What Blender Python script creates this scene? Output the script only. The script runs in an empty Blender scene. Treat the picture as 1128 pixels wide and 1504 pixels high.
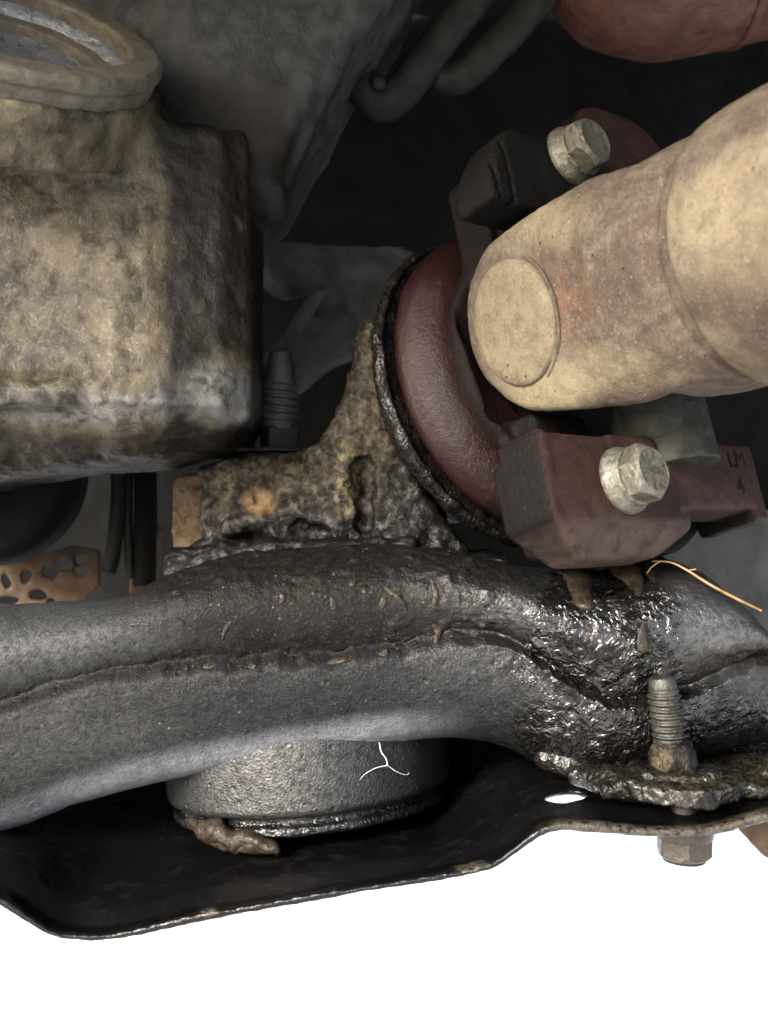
import bpy, bmesh, math, random
import numpy as np
import openvdb as vdb
from mathutils import Vector, Matrix

# ---------------------------------------------------------------- frame of reference
# modelling space: a (right), b (down), c (away) in units of K metres;
# 1 unit is about 0.2 mm.  world = (x, y, z)
F = 1469.0
D0 = 0.30
K = D0 / F
H = 0.25
scene = bpy.context.scene
R = math.radians

def W(a, b, c):
    return ((a - 564) * K, D0 + c * K, H - (b - 752) * K)

# ---------------------------------------------------------------- camera
cam = bpy.data.cameras.new('camera')
cam.sensor_fit = 'HORIZONTAL'
cam.sensor_width = 36
cam.lens = 18 / math.tan(R(21.0))
cam.clip_start = 0.01
cam.clip_end = 200
cam.dof.use_dof = True
cam.dof.focus_distance = 0.285
cam.dof.aperture_fstop = 20.0
cobj = bpy.data.objects.new('camera', cam)
scene.collection.objects.link(cobj)
cobj.location = (0, 0, H)
cobj.rotation_euler = (R(90), 0, 0)
scene.camera = cobj

# ---------------------------------------------------------------- light
SUN_EL, SUN_AZ = 25.0, -140.0      # azimuth from +Y towards +X
world = bpy.data.worlds.new("World")
scene.world = world
world.use_nodes = True
wn = world.node_tree
bg = wn.nodes['Background']
sky = wn.nodes.new('ShaderNodeTexSky')
sky.sky_type = 'NISHITA'
sky.sun_disc = False
sky.sun_elevation = R(SUN_EL)
sky.sun_rotation = R(SUN_AZ)
sky.air_density = 1.0
sky.dust_density = 3.0
sky.ozone_density = 1.0
wn.links.new(sky.outputs[0], bg.inputs['Color'])
bg.inputs['Strength'].default_value = 0.09
sun = bpy.data.lights.new('sun', 'SUN')
sun.energy = 1.5
sun.angle = R(16)
sun.color = (1.0, 0.965, 0.92)
so = bpy.data.objects.new('sun', sun)
scene.collection.objects.link(so)
_d = Vector((math.sin(R(SUN_AZ)) * math.cos(R(SUN_EL)), math.cos(R(SUN_AZ)) * math.cos(R(SUN_EL)), math.sin(R(SUN_EL))))
so.rotation_euler = _d.to_track_quat('Z', 'Y').to_euler()
so.location = (0, 0, 3)
scene.view_settings.view_transform = 'Standard'
scene.view_settings.look = 'None'
scene.view_settings.gamma = 1.0
scene.view_settings.exposure = 3.35
scene.render.engine = 'CYCLES'
scene.cycles.use_denoising = True
scene.cycles.max_bounces = 8
scene.cycles.diffuse_bounces = 5
scene.cycles.glossy_bounces = 4
scene.cycles.sample_clamp_indirect = 6.0
scene.cycles.caustics_reflective = False
scene.cycles.caustics_refractive = False

# ---------------------------------------------------------------- scene helpers
rng = np.random.default_rng(7)
random.seed(7)

def tag(o, label=None, cat=None, group=None, kind=None):
    if label: o['label'] = label
    if cat: o['category'] = cat
    if group: o['group'] = group
    if kind: o['kind'] = kind
    return o

def thing(name, base, label, cat, group=None):
    o = bpy.data.objects.new(name, None)
    o.empty_display_size = 0.01
    scene.collection.objects.link(o)
    o.location = W(*base)
    tag(o, label, cat, group)
    return o

def link_mesh(name, V, Fc, mat, parent=None, smooth=True, attrs=None, label=None, sharp=None):
    """V in modelling space (n,3); Fc = array of quads/tris or list of tuples."""
    V = np.asarray(V, float)
    Wd = np.empty_like(V)
    Wd[:, 0] = (V[:, 0] - 564) * K
    Wd[:, 1] = D0 + V[:, 2] * K
    Wd[:, 2] = H - (V[:, 1] - 752) * K
    pos = Vector((0, 0, 0))
    if parent is not None:
        p = parent
        while p is not None:
            pos = pos + p.location
            p = p.parent
        off = Vector((0, 0, 0))
    else:
        # origin at the base of the mesh
        off = Vector(((Wd[:, 0].min() + Wd[:, 0].max()) / 2, (Wd[:, 1].min() + Wd[:, 1].max()) / 2, Wd[:, 2].min()))
        pos = off
    Wd -= np.array(pos)
    me = bpy.data.meshes.new(name)
    if isinstance(Fc, np.ndarray):
        Fl = Fc.tolist()
    else:
        Fl = Fc
    me.from_pydata(Wd.tolist(), [], Fl)
    if smooth:
        me.polygons.foreach_set('use_smooth', [True] * len(me.polygons))
    if attrs:
        for k_, v_ in attrs.items():
            at = me.attributes.new(k_, 'FLOAT', 'POINT')
            at.data.foreach_set('value', np.asarray(v_, np.float32))
    me.materials.append(mat)
    me.update()
    if sharp:
        try:
            me.set_sharp_from_angle(angle=R(sharp))
        except Exception:
            pass
    o = bpy.data.objects.new(name, me)
    scene.collection.objects.link(o)
    if parent is not None:
        o.parent = parent
    else:
        o.location = off
    if label: o['label'] = label
    return o

# ---------------------------------------------------------------- numpy noise
def _hash(ix, iy, iz, seed):
    h = (ix.astype(np.int64) * 374761393 + iy.astype(np.int64) * 668265263 + iz.astype(np.int64) * 2147483647 + seed * 1274126177) & 0xffffffff
    h = ((h ^ (h >> 13)) * 1274126177) & 0xffffffff
    h = (h ^ (h >> 16)) & 0xffff
    return h.astype(np.float32) / 32768.0 - 1.0

def vnoise(P, scale, seed=0):
    """value noise, -1..1; scale = feature size in units"""
    Q = np.asarray(P, np.float64) / scale
    I = np.floor(Q)
    f = (Q - I).astype(np.float32)
    I = I.astype(np.int64)
    u = f * f * f * (f * (f * 6 - 15) + 10)
    r = 0
    for dx in (0, 1):
        wx = u[:, 0] if dx else 1 - u[:, 0]
        for dy in (0, 1):
            wy = u[:, 1] if dy else 1 - u[:, 1]
            for dz in (0, 1):
                wz = u[:, 2] if dz else 1 - u[:, 2]
                r = r + wx * wy * wz * _hash(I[:, 0] + dx, I[:, 1] + dy, I[:, 2] + dz, seed)
    return r

def fbm(P, scale, octaves=4, gain=0.5, seed=0):
    r, am = 0, 1.0
    for i in range(octaves):
        r = r + am * vnoise(P, scale / (2.03 ** i), seed + i * 17)
        am *= gain
    return r

def sst(x, e0, e1):
    t = np.clip((x - e0) / (e1 - e0), 0, 1)
    return t * t * (3 - 2 * t)

def blob(P, cen, rad, soft=0.5):
    """1 inside an ellipsoid, falling to 0"""
    d = np.sqrt((((P - np.array(cen)) / np.array(rad)) ** 2).sum(1))
    return 1 - sst(d, 1 - soft, 1 + soft)

def proj(V):
    s = 1 + V[:, 2] / F
    return np.stack([564 + (V[:, 0] - 564) / s, 752 + (V[:, 1] - 752) / s], 1)
def pmask(pv, cx, cy, rx, ry, s=.5):
    d = np.sqrt(((pv[:, 0] - cx) / rx) ** 2 + ((pv[:, 1] - cy) / ry) ** 2)
    return 1 - sst(d, 1 - s, 1 + s)
# ---------------------------------------------------------------- signed distance modelling
def nrm(v):
    v = np.asarray(v, float)
    return v / np.linalg.norm(v)

class Frame:
    """local frame: origin o, axes x, y, z (modelling space)"""
    def __init__(s, o, z, x):
        s.o = np.asarray(o, float)
        s.z = nrm(z)
        x = np.asarray(x, float)
        s.x = nrm(x - s.z * np.dot(x, s.z))
        s.y = np.cross(s.z, s.x)
    def loc(s, P):
        q = [P[i] - s.o[i] for i in range(3)]
        return [sum(q[i] * ax[i] for i in range(3)) for ax in (s.x, s.y, s.z)]
    def pt(s, x, y, z):
        return s.o + s.x * x + s.y * y + s.z * z
    def pts(s, L):
        L = np.asarray(L, float)
        return s.o + L[:, :1] * s.x + L[:, 1:2] * s.y + L[:, 2:3] * s.z
    def pix(s, px, py, z=0.0):
        """the point of the plane z=const seen at picture position px,py -> local x,y"""
        d = np.array([(px - 564) / F, (py - 752) / F, 1.0])
        e = np.array([564.0, 752.0, -F])
        p0 = s.o + s.z * z
        t = np.dot(p0 - e, s.z) / np.dot(d, s.z)
        q = e + d * t - s.o
        return float(np.dot(q, s.x)), float(np.dot(q, s.y))

FR0 = Frame((0, 0, 0), (0, 0, 1), (1, 0, 0))

def at(px, py, c):
    s = 1 + c / F
    return np.array([564 + (px - 564) * s, 752 + (py - 752) * s, c])

class Vol:
    def __init__(s, lo, hi, vox=3.0):
        s.lo = np.array(lo, float); s.vox = vox
        n = [int((hi[i] - lo[i]) / vox) + 1 for i in range(3)]
        ax = [(s.lo[i] + np.arange(n[i]) * vox).astype(np.float32) for i in range(3)]
        s.P = [ax[0][:, None, None], ax[1][None, :, None], ax[2][None, None, :]]
        s.n = n
    def mesh(s, D):
        D = np.broadcast_to(D, s.n).astype(np.float32).copy()
        big = s.vox * 3
        D = np.clip(D, -big, big)
        for ax in range(3):   # close at the border of the volume
            sl = [slice(None)] * 3
            for e in (0, -1):
                sl[ax] = e
                D[tuple(sl)] = big
        g = vdb.FloatGrid(background=big)
        g.copyFromArray(D)
        g.gridClass = vdb.GridClass.LEVEL_SET
        pts, tr, qu = g.convertToPolygons(isovalue=0.0, adaptivity=0.0)
        V = pts.astype(np.float64) * s.vox + s.lo
        Q = qu.astype(np.int64)
        # orientation: make the signed volume positive in world handedness
        A = V[Q[:, 0]]; B = V[Q[:, 1]]; C = V[Q[:, 2]]; Dd = V[Q[:, 3]]
        vol = (np.einsum('ij,ij->i', A, np.cross(B, C)) + np.einsum('ij,ij->i', A, np.cross(C, Dd))).sum()
        if vol < 0:
            Q = Q[:, ::-1]
        return V, np.ascontiguousarray(Q)

def vnormals(V, Q):
    N = np.zeros_like(V)
    n = np.cross(V[Q[:, 2]] - V[Q[:, 0]], V[Q[:, 3]] - V[Q[:, 1]]) if Q.shape[1] == 4 else np.cross(V[Q[:, 1]] - V[Q[:, 0]], V[Q[:, 2]] - V[Q[:, 0]])
    for k_ in range(Q.shape[1]):
        for i in range(3):
            N[:, i] += np.bincount(Q[:, k_], weights=n[:, i], minlength=len(V))
    L = np.linalg.norm(N, axis=1, keepdims=True)
    return N / np.maximum(L, 1e-9)

def smin(a, b, k):
    h = np.maximum(k - np.abs(a - b), 0) / k
    return np.minimum(a, b) - h * h * k * 0.25
def smax(a, b, k):
    return -smin(-a, -b, k)
def sphere(P, o, r, sc=(1, 1, 1)):
    return (np.sqrt(sum(((P[i] - o[i]) / sc[i]) ** 2 for i in range(3))) - r) * min(sc)
def capsule(P, a, b, r1, r2=None):
    a = np.asarray(a, float); b = np.asarray(b, float)
    r2 = r1 if r2 is None else r2
    ba = b - a; L2 = float((ba ** 2).sum())
    t = sum((P[i] - a[i]) * ba[i] for i in range(3)) / L2
    t = np.clip(t, 0, 1)
    return np.sqrt(sum((P[i] - a[i] - ba[i] * t) ** 2 for i in range(3))) - (r1 + (r2 - r1) * t)
def boxf(P, fr, lo, hi, rnd=4):
    """box in a frame, from lo to hi with rounded edges"""
    q = fr.loc(P)
    e = [np.abs(q[i] - (lo[i] + hi[i]) / 2) - (hi[i] - lo[i]) / 2 + rnd for i in range(3)]
    out = np.sqrt(sum(np.maximum(x, 0) ** 2 for x in e))
    ins = np.minimum(np.maximum(np.maximum(e[0], e[1]), e[2]), 0)
    return out + ins - rnd
def cyl(P, fr, r, z0, z1, rnd=3, o=(0, 0), r1=None):
    """cylinder (or cone r -> r1) along the frame's z"""
    x, y, z = fr.loc(P)
    rr = np.sqrt((x - o[0]) ** 2 + (y - o[1]) ** 2)
    if r1 is not None:
        r = r + (r1 - r) * np.clip((z - z0) / (z1 - z0), 0, 1)
    dx = rr - r + rnd
    dz = np.abs(z - (z0 + z1) / 2) - (z1 - z0) / 2 + rnd
    return np.sqrt(np.maximum(dx, 0) ** 2 + np.maximum(dz, 0) ** 2) + np.minimum(np.maximum(dx, dz), 0) - rnd
def torus(P, fr, Rr, r, z=0.0, sy=1.0):
    x, y, zz = fr.loc(P)
    return np.sqrt((np.sqrt(x * x + y * y) - Rr) ** 2 + ((zz - z) / sy) ** 2) - r
def poly2(x, y, pts):
    """2D signed distance to a polygon"""
    pts = np.asarray(pts, float)
    n = len(pts)
    x, y = np.broadcast_arrays(x, y)
    d = np.full(x.shape, 1e18, np.float32)
    s = np.ones(x.shape, np.float32)
    j = n - 1
    for i in range(n):
        ex, ey = pts[j] - pts[i]
        wx = x - pts[i][0]; wy = y - pts[i][1]
        t = np.clip((wx * ex + wy * ey) / (ex * ex + ey * ey + 1e-9), 0, 1)
        bx = wx - ex * t; by = wy - ey * t
        d = np.minimum(d, bx * bx + by * by)
        c1 = y >= pts[i][1]; c2 = y < pts[j][1]; c3 = ex * wy > ey * wx
        allc = (c1 & c2 & c3) | (~c1 & ~c2 & ~c3)
        s = np.where(allc, -s, s)
        j = i
    return s * np.sqrt(d)
def prism(P, fr, pts, z0, z1, rnd=4):
    x, y, z = fr.loc(P)
    # evaluated per voxel; cheap enough on local grids
    dx = poly2(x, y, pts) + rnd
    dz = np.abs(z - (z0 + z1) / 2) - (z1 - z0) / 2 + rnd
    return np.sqrt(np.maximum(dx, 0) ** 2 + np.maximum(dz, 0) ** 2) + np.minimum(np.maximum(dx, dz), 0) - rnd
def pixpoly(fr, L, z=0.0):
    return [fr.pix(px, py, z) for px, py in L]

# ---------------------------------------------------------------- lofts and lathes
def grid_faces(nu, nv, closeu=False, closev=False):
    iu = np.arange(nu if closeu else nu - 1)
    iv = np.arange(nv if closev else nv - 1)
    U, Vv = np.meshgrid(iu, iv, indexing='ij')
    U = U.ravel(); Vv = Vv.ravel()
    U2 = (U + 1) % nu; V2 = (Vv + 1) % nv
    return np.stack([U * nv + Vv, U2 * nv + Vv, U2 * nv + V2, U * nv + V2], 1)

def fix_winding(V, Fq):
    A = V[Fq[:, 0]]; B = V[Fq[:, 1]]; C = V[Fq[:, 2]]; Dd = V[Fq[:, 3]]
    cen = V.mean(0)
    vol = (np.einsum('ij,ij->i', A - cen, np.cross(B - cen, C - cen)) + np.einsum('ij,ij->i', A - cen, np.cross(C - cen, Dd - cen))).sum()
    return Fq[:, ::-1] if vol < 0 else Fq

def lathe(fr, prof, seg=64, rfun=None):
    """closed surface of revolution, prof = [(r, z)...] from axis to axis; rfun(theta, r, z) -> r"""
    prof = np.asarray(prof, float)
    th = np.linspace(0, 2 * math.pi, seg, endpoint=False)
    T, I = np.meshgrid(th, np.arange(len(prof)), indexing='ij')
    r = prof[I, 0]; z = prof[I, 1]
    if rfun is not None:
        r, z = rfun(T, r, z)
    L = np.stack([r * np.cos(T), r * np.sin(T), z], -1).reshape(-1, 3)
    V = fr.pts(L)
    Fq = grid_faces(seg, len(prof), closeu=True)
    return V, fix_winding(V, Fq)

def smooth_prof(pts, n=6):
    """subdivide a polyline profile with small segments so rounded corners can be shaded"""
    out = []
    for i in range(len(pts) - 1):
        p, q = np.array(pts[i], float), np.array(pts[i + 1], float)
        for k_ in range(n):
            out.append(tuple(p + (q - p) * k_ / n))
    out.append(tuple(pts[-1]))
    return out

def rounded(pts, rad, n=5):
    """round the inner corners of an open polyline"""
    pts = [np.array(p, float) for p in pts]
    out = [pts[0]]
    for i in range(1, len(pts) - 1):
        p, a, b = pts[i], pts[i - 1], pts[i + 1]
        la, lb = np.linalg.norm(a - p), np.linalg.norm(b - p)
        r = min(rad, la * 0.45, lb * 0.45)
        A = p + (a - p) / max(la, 1e-6) * r; B = p + (b - p) / max(lb, 1e-6) * r
        for k_ in range(n + 1):
            t = k_ / n
            out.append((1 - t) ** 2 * A + 2 * t * (1 - t) * p + t * t * B)
    out.append(pts[-1])
    return [tuple(x) for x in out]

def catmull(pts, n):
    pts = np.asarray(pts, float)
    P = np.vstack([2 * pts[0] - pts[1], pts, 2 * pts[-1] - pts[-2]])
    out = []
    for i in range(1, len(P) - 2):
        for k_ in range(n):
            t = k_ / n
            out.append(0.5 * ((2 * P[i]) + (-P[i - 1] + P[i + 1]) * t + (2 * P[i - 1] - 5 * P[i] + 4 * P[i + 1] - P[i + 2]) * t * t
                              + (-P[i - 1] + 3 * P[i] - 3 * P[i + 1] + P[i + 2]) * t ** 3))
    out.append(P[-2])
    return np.array(out)

def sweep(path, rad, seg=16, sect=None):
    """closed tube along a path; rad scalar or per point; sect = (seg,2) unit section"""
    path = np.asarray(path, float); n = len(path)
    rad = np.broadcast_to(np.asarray(rad, float), (n,))
    T = np.gradient(path, axis=0)
    T /= np.linalg.norm(T, axis=1, keepdims=True)
    up = np.array([0, 1.0, 0]) if abs(T[0][1]) < 0.9 else np.array([1.0, 0, 0])
    Vs = []
    u = up - T[0] * np.dot(up, T[0]); u /= np.linalg.norm(u)
    th = np.linspace(0, 2 * math.pi, seg, endpoint=False)
    if sect is None:
        sect = np.stack([np.cos(th), np.sin(th)], 1)
    for i in range(n):
        u = u - T[i] * np.dot(u, T[i]); u /= np.linalg.norm(u)
        v = np.cross(T[i], u)
        Vs.append(path[i] + rad[i] * (sect[:, :1] * u + sect[:, 1:2] * v))
    V = np.concatenate(Vs)
    Fq = grid_faces(n, len(sect), closev=True)
    m = len(sect)
    V = np.vstack([V, path[:1], path[-1:]])
    ca, cb = n * m, n * m + 1
    caps = []
    for j in range(m):
        caps.append([ca, ca, (j + 1) % m, j]); caps.append([cb, cb, (n - 1) * m + j, (n - 1) * m + (j + 1) % m])
    Fq2 = fix_winding(V[:n * m], Fq)
    flip = not np.array_equal(Fq2, Fq)
    tri = [tuple(reversed(c[1:])) if flip else tuple(c[1:]) for c in caps]
    return V, Fq2.tolist() + [tuple(t) for t in tri]

# ---------------------------------------------------------------- materials
def mat_new(name):
    m = bpy.data.materials.new(name)
    m.use_nodes = True
    nt = m.node_tree
    b = nt.nodes['Principled BSDF']
    return m, nt, b

ALB = 0.25     # overall reflectance of the soiled parts

class NB:
    """small node-building helper; coordinates are in modelling units (0.2 mm)"""
    def __init__(s, name):
        s.m, s.nt, s.b = mat_new(name)
        s.alb = 1.0 if name in ('dry_straw', 'white_lint', 'pale_concrete') else ALB
        tc = s.nt.nodes.new('ShaderNodeTexCoord')
        mp = s.nt.nodes.new('ShaderNodeMapping')
        mp.inputs['Scale'].default_value = (1 / K, 1 / K, 1 / K)
        mp.inputs['Location'].default_value = (hash(name) % 1 + len(name) * 37.1, 11.3, 5.7)
        s.nt.links.new(tc.outputs['Object'], mp.inputs['Vector'])
        s.co = mp.outputs[0]
    def L(s, a, b):
        s.nt.links.new(a, b)
    def put(s, sock, v):
        if isinstance(v, bpy.types.NodeSocket): s.L(v, sock)
        else: sock.default_value = v
    def noise(s, size, detail=4, rough=0.6, dist=0.0, co=None):
        n = s.nt.nodes.new('ShaderNodeTexNoise')
        n.inputs['Scale'].default_value = 1.0 / size
        n.inputs['Detail'].default_value = detail
        n.inputs['Roughness'].default_value = rough
        n.inputs['Distortion'].default_value = dist
        s.L(co or s.co, n.inputs['Vector'])
        return n.outputs['Fac']
    def voro(s, size, feat='F1', rnd=1.0, co=None):
        n = s.nt.nodes.new('ShaderNodeTexVoronoi')
        n.feature = feat
        n.inputs['Scale'].default_value = 1.0 / size
        n.inputs['Randomness'].default_value = rnd
        s.L(co or s.co, n.inputs['Vector'])
        return n.outputs['Distance']
    def stretch(s, sc):
        mp = s.nt.nodes.new('ShaderNodeMapping')
        mp.inputs['Scale'].default_value = sc
        s.L(s.co, mp.inputs['Vector'])
        return mp.outputs[0]
    def ramp(s, v, lo, hi, a=0.0, b=1.0):
        n = s.nt.nodes.new('ShaderNodeMapRange')
        n.interpolation_type = 'SMOOTHSTEP'
        s.L(v, n.inputs['Value'])
        n.inputs['From Min'].default_value = lo
        n.inputs['From Max'].default_value = hi
        n.inputs['To Min'].default_value = a
        n.inputs['To Max'].default_value = b
        return n.outputs[0]
    def math(s, op, a, b=0.0, clamp=False):
        n = s.nt.nodes.new('ShaderNodeMath')
        n.operation = op; n.use_clamp = clamp
        s.put(n.inputs[0], a); s.put(n.inputs[1], b)
        return n.outputs[0]
    def mix(s, fac, a, b):
        n = s.nt.nodes.new('ShaderNodeMix')
        n.data_type = 'RGBA'
        s.put(n.inputs[0], fac)
        for sock, v in ((n.inputs[6], a), (n.inputs[7], b)):
            if isinstance(v, bpy.types.NodeSocket): s.L(v, sock)
            else: sock.default_value = (*[q * s.alb for q in v], 1.0)
        return n.outputs[2]
    def lerp(s, fac, a, b):
        n = s.nt.nodes.new('ShaderNodeMix')
        n.data_type = 'FLOAT'
        s.put(n.inputs[0], fac); s.put(n.inputs[2], a); s.put(n.inputs[3], b)
        return n.outputs[0]
    def attr(s, name):
        n = s.nt.nodes.new('ShaderNodeAttribute')
        n.attribute_name = name
        return n.outputs['Fac']
    def bump(s, h, dist, strength=1.0, prev=None):
        n = s.nt.nodes.new('ShaderNodeBump')
        n.inputs['Strength'].default_value = 1.0
        s.put(n.inputs['Strength'], strength)
        n.inputs['Distance'].default_value = dist * K
        s.L(h, n.inputs['Height'])
        if prev is not None: s.L(prev, n.inputs['Normal'])
        return n.outputs[0]
    def nmix(s, fac, a, b):
        n = s.nt.nodes.new('ShaderNodeMix')
        n.data_type = 'VECTOR'
        s.put(n.inputs[0], fac); s.L(a, n.inputs[4]); s.L(b, n.inputs[5])
        return n.outputs[1]
    def done(s, col, rough, normal=None, metal=0.0, spec=0.5, coat=None, coat_rough=0.1):
        if isinstance(col, bpy.types.NodeSocket): s.L(col, s.b.inputs['Base Color'])
        else: s.b.inputs['Base Color'].default_value = (*col, 1)
        s.put(s.b.inputs['Roughness'], rough)
        s.put(s.b.inputs['Metallic'], metal)
        s.put(s.b.inputs['Specular IOR Level'], spec)
        if normal is not None: s.L(normal, s.b.inputs['Normal'])
        if coat is not None:
            s.put(s.b.inputs['Coat Weight'], coat)
            s.b.inputs['Coat Roughness'].default_value = coat_rough
            if normal is not None: s.L(normal, s.b.inputs['Coat Normal'])
        return s.m

M = {}


def m_cast():
    n = NB('dusty_cast_aluminium')
    big = n.noise(70, 5, 0.6, 0.6)
    mid = n.noise(24, 6, 0.6, 0.5)
    fine = n.noise(4, 5, 0.7)
    grime_shade = n.attr('grime_shade'); bare = n.attr('bare')
    col = n.mix(n.ramp(mid, 0.35, 0.68), (0.050, 0.041, 0.028), (0.165, 0.14, 0.095))
    col = n.mix(n.math('MULTIPLY', n.ramp(big, 0.44, 0.66), .7), col, (0.26, 0.22, 0.145))
    col = n.mix(n.math('MULTIPLY', bare, n.ramp(mid, 0.3, 0.6), True), col, (0.27, 0.275, 0.28))
    col = n.mix(n.math('MULTIPLY', grime_shade, n.ramp(n.noise(22, 6, 0.75, 1.0), 0.08, 0.50), True), col, (0.022, 0.018, 0.014))
    spots = n.ramp(n.voro(26), 0.0, 0.22, 1, 0)
    col = n.mix(n.math('MULTIPLY', spots, 0.3), col, (0.05, 0.04, 0.03))
    b1 = n.bump(mid, 6, 0.6)
    b2 = n.bump(fine, 1.8, 0.7, b1)
    b3 = n.bump(n.ramp(n.voro(30), 0, .3), 1.0, 0.5, b2)
    rough = n.lerp(n.ramp(fine, 0.35, 0.7), 0.26, 0.60)
    glint = n.math('MULTIPLY', n.ramp(n.noise(6, 4, .7), .52, .66), n.math('SUBTRACT', 1.0, n.math('MULTIPLY', grime_shade, 0.8)))
    return n.done(col, rough, b3, spec=n.lerp(glint, 0.10, 0.32))

def m_bell():
    n = NB('grey_cast_housing')
    mid = n.noise(30, 5, 0.6, 0.4)
    fine = n.noise(5, 4, 0.6)
    col = n.mix(n.ramp(mid, 0.35, 0.7), (0.044, 0.046, 0.048), (0.088, 0.091, 0.091))
    col = n.mix(n.math('MULTIPLY', n.attr('grime_shade'), 0.9), col, (0.025, 0.021, 0.016))
    b = n.bump(mid, 8, 0.5); b = n.bump(fine, 2.0, 0.7, b)
    return n.done(col, n.lerp(n.ramp(mid, .3, .7), 0.5, 0.75), b, spec=.08)

def m_ring():
    n = NB('machined_ring')
    mid = n.noise(18, 5, 0.65, 0.4)
    col = n.mix(n.ramp(mid, 0.3, 0.7), (0.12, 0.108, 0.085), (0.23, 0.208, 0.165))
    b = n.bump(mid, 4, 0.6)
    return n.done(col, 0.6, b, spec=.12)

def m_bare():
    n = NB('wet_grey_metal')
    mid = n.noise(16, 5, 0.7, 0.6)
    col = n.mix(n.ramp(mid, 0.3, 0.7), (0.20, 0.22, 0.25), (0.42, 0.45, 0.50))
    b = n.bump(mid, 5, 0.8)
    return n.done(col, n.lerp(n.ramp(mid, .3, .7), 0.22, 0.5), b, metal=0.3)

def m_black_paint(name='oily_black_paint', gloss_min=0.0):
    """satin black paint, dust film, painted rim light, oil-soaked patches"""
    n = NB(name)
    big = n.noise(90, 4, 0.6, 0.5)
    mid = n.noise(9, 5, 0.65, 0.5)
    fine = n.noise(3.6, 3, 0.6)
    oil = n.attr('oil'); dust = n.attr('dust'); brown = n.attr('brown'); gloss = n.attr('gloss'); rim_light = n.attr('rim_light')
    oil = n.ramp(n.math('ADD', oil, n.math('MULTIPLY', n.math('SUBTRACT', n.noise(34, 5, .7, .6), 0.5), 1.5)), 0.25, 0.75)
    if gloss_min: gloss = n.math('MAXIMUM', gloss, gloss_min)
    col = n.mix(n.ramp(big, 0.4, 0.7), (0.016, 0.0175, 0.020), (0.030, 0.032, 0.036))
    col = n.mix(n.math('MULTIPLY', dust, n.ramp(mid, 0.25, 0.7, 0.3, 1.0), True), col, (0.13, 0.135, 0.135))
    col = n.mix(n.math('MULTIPLY', rim_light, n.ramp(n.noise(12, 6, .75), 0.22, 0.6, 0.45, 1.0), True), col, (0.62, 0.65, 0.74))  # light from below painted as a pale rim
    col = n.mix(n.math('MULTIPLY', brown, n.ramp(mid, 0.3, 0.55), True), col, (0.015, 0.0122, 0.010))
    col = n.mix(oil, col, (0.008, 0.0075, 0.007))
    grit = n.ramp(fine, 0.58, 0.70)
    col = n.mix(n.math('MULTIPLY', grit, 0.35), col, (0.16, 0.155, 0.145))
    dark = n.ramp(n.noise(5, 3, .6, 0.3), 0.30, 0.42, 1, 0)
    col = n.mix(n.math('MULTIPLY', dark, 0.6), col, (0.006, 0.006, 0.006))
    speck = n.ramp(n.voro(13), 0.06, 0.16, 1, 0)
    sel = n.ramp(n.noise(45, 2, .5), 0.46, 0.62)
    col = n.mix(n.math('MULTIPLY', n.math('MULTIPLY', speck, sel), 0.7), col, (0.26, 0.24, 0.20))
    worm = n.noise(14, 2, 0.5, 1.8)
    pits = n.ramp(n.voro(30), 0.05, 0.16)
    b = n.bump(fine, 2.3, 0.8)
    b = n.bump(mid, 1.6, 0.5, b)
    b = n.bump(pits, 2.2, 0.6, b)
    b2 = n.bump(worm, 4.6, 1.0)
    b2 = n.bump(mid, 1.1, 0.35, b2)
    b = n.nmix(n.ramp(oil, .25, .6), b, b2)
    rough = n.lerp(gloss, 0.40, 0.30)
    rough = n.lerp(oil, rough, n.lerp(n.ramp(n.noise(26, 3, .6), .4, .62), 0.09, 0.3))
    spec = n.lerp(gloss, 0.07, 0.42)
    spec = n.math('MULTIPLY', spec, n.ramp(mid, 0.3, 0.62, 0.4, 1.5))
    spec = n.math('MULTIPLY', spec, n.lerp(brown, 1.0, 0.55))
    spec = n.lerp(oil, spec, n.lerp(n.ramp(n.noise(30, 4, .65), .42, .6), 0.5, 0.12))
    return n.done(col, rough, b, spec=spec)

def m_gloss_black(name='black_gloss_plate'):
    n = NB(name)
    big = n.noise(60, 5, 0.65, 0.8)
    fine = n.noise(6, 4, 0.6)
    col = n.mix(n.ramp(big, 0.5, 0.75), (0.006, 0.006, 0.007), (0.020, 0.017, 0.014))
    sp = n.ramp(n.voro(24), 0.03, 0.10, 1, 0)
    sel = n.ramp(n.noise(60, 2, .5), 0.5, 0.62)
    col = n.mix(n.math('MULTIPLY', n.math('MULTIPLY', sp, sel), 0.6), col, (0.16, 0.15, 0.13))
    worn = n.math('MULTIPLY', n.attr('worn'), n.ramp(n.noise(9, 5, .7), .36, .56), True)
    col = n.mix(worn, col, (0.16, 0.14, 0.105))
    b = n.bump(big, 6, 0.6); b = n.bump(fine, 1.5, 0.6, b)
    b = n.bump(n.noise(8, 4, .7), 4, n.attr('worn'), b)
    return n.done(col, n.lerp(n.ramp(big, .4, .7), 0.16, 0.35), b, spec=.16)

def m_tar(name='wet_black_grease', k=1.0):
    """wet, lumpy grease over metal"""
    n = NB(name)
    worm = n.noise(15, 2, 0.5, 1.6)
    mid = n.noise(7, 5, 0.7, 0.6)
    dust = n.attr('dust')
    col = n.mix(n.ramp(mid, 0.4, 0.7), (0.008, 0.0075, 0.007), (0.028, 0.023, 0.017))
    col = n.mix(n.math('MULTIPLY', dust, n.ramp(mid, 0.4, 0.62), True), col, (0.20, 0.17, 0.10))
    b = n.bump(worm, 5, 0.9); b = n.bump(mid, 2.4, 0.5, b)
    n.b.inputs['IOR'].default_value = 1.55
    return n.done(col, n.lerp(n.ramp(n.noise(9, 3, .6), .3, .7), 0.10, 0.36), b, spec=n.lerp(n.ramp(n.noise(40, 3, .6), .4, .6), 0.34 * k, 0.10 * k))

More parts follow.
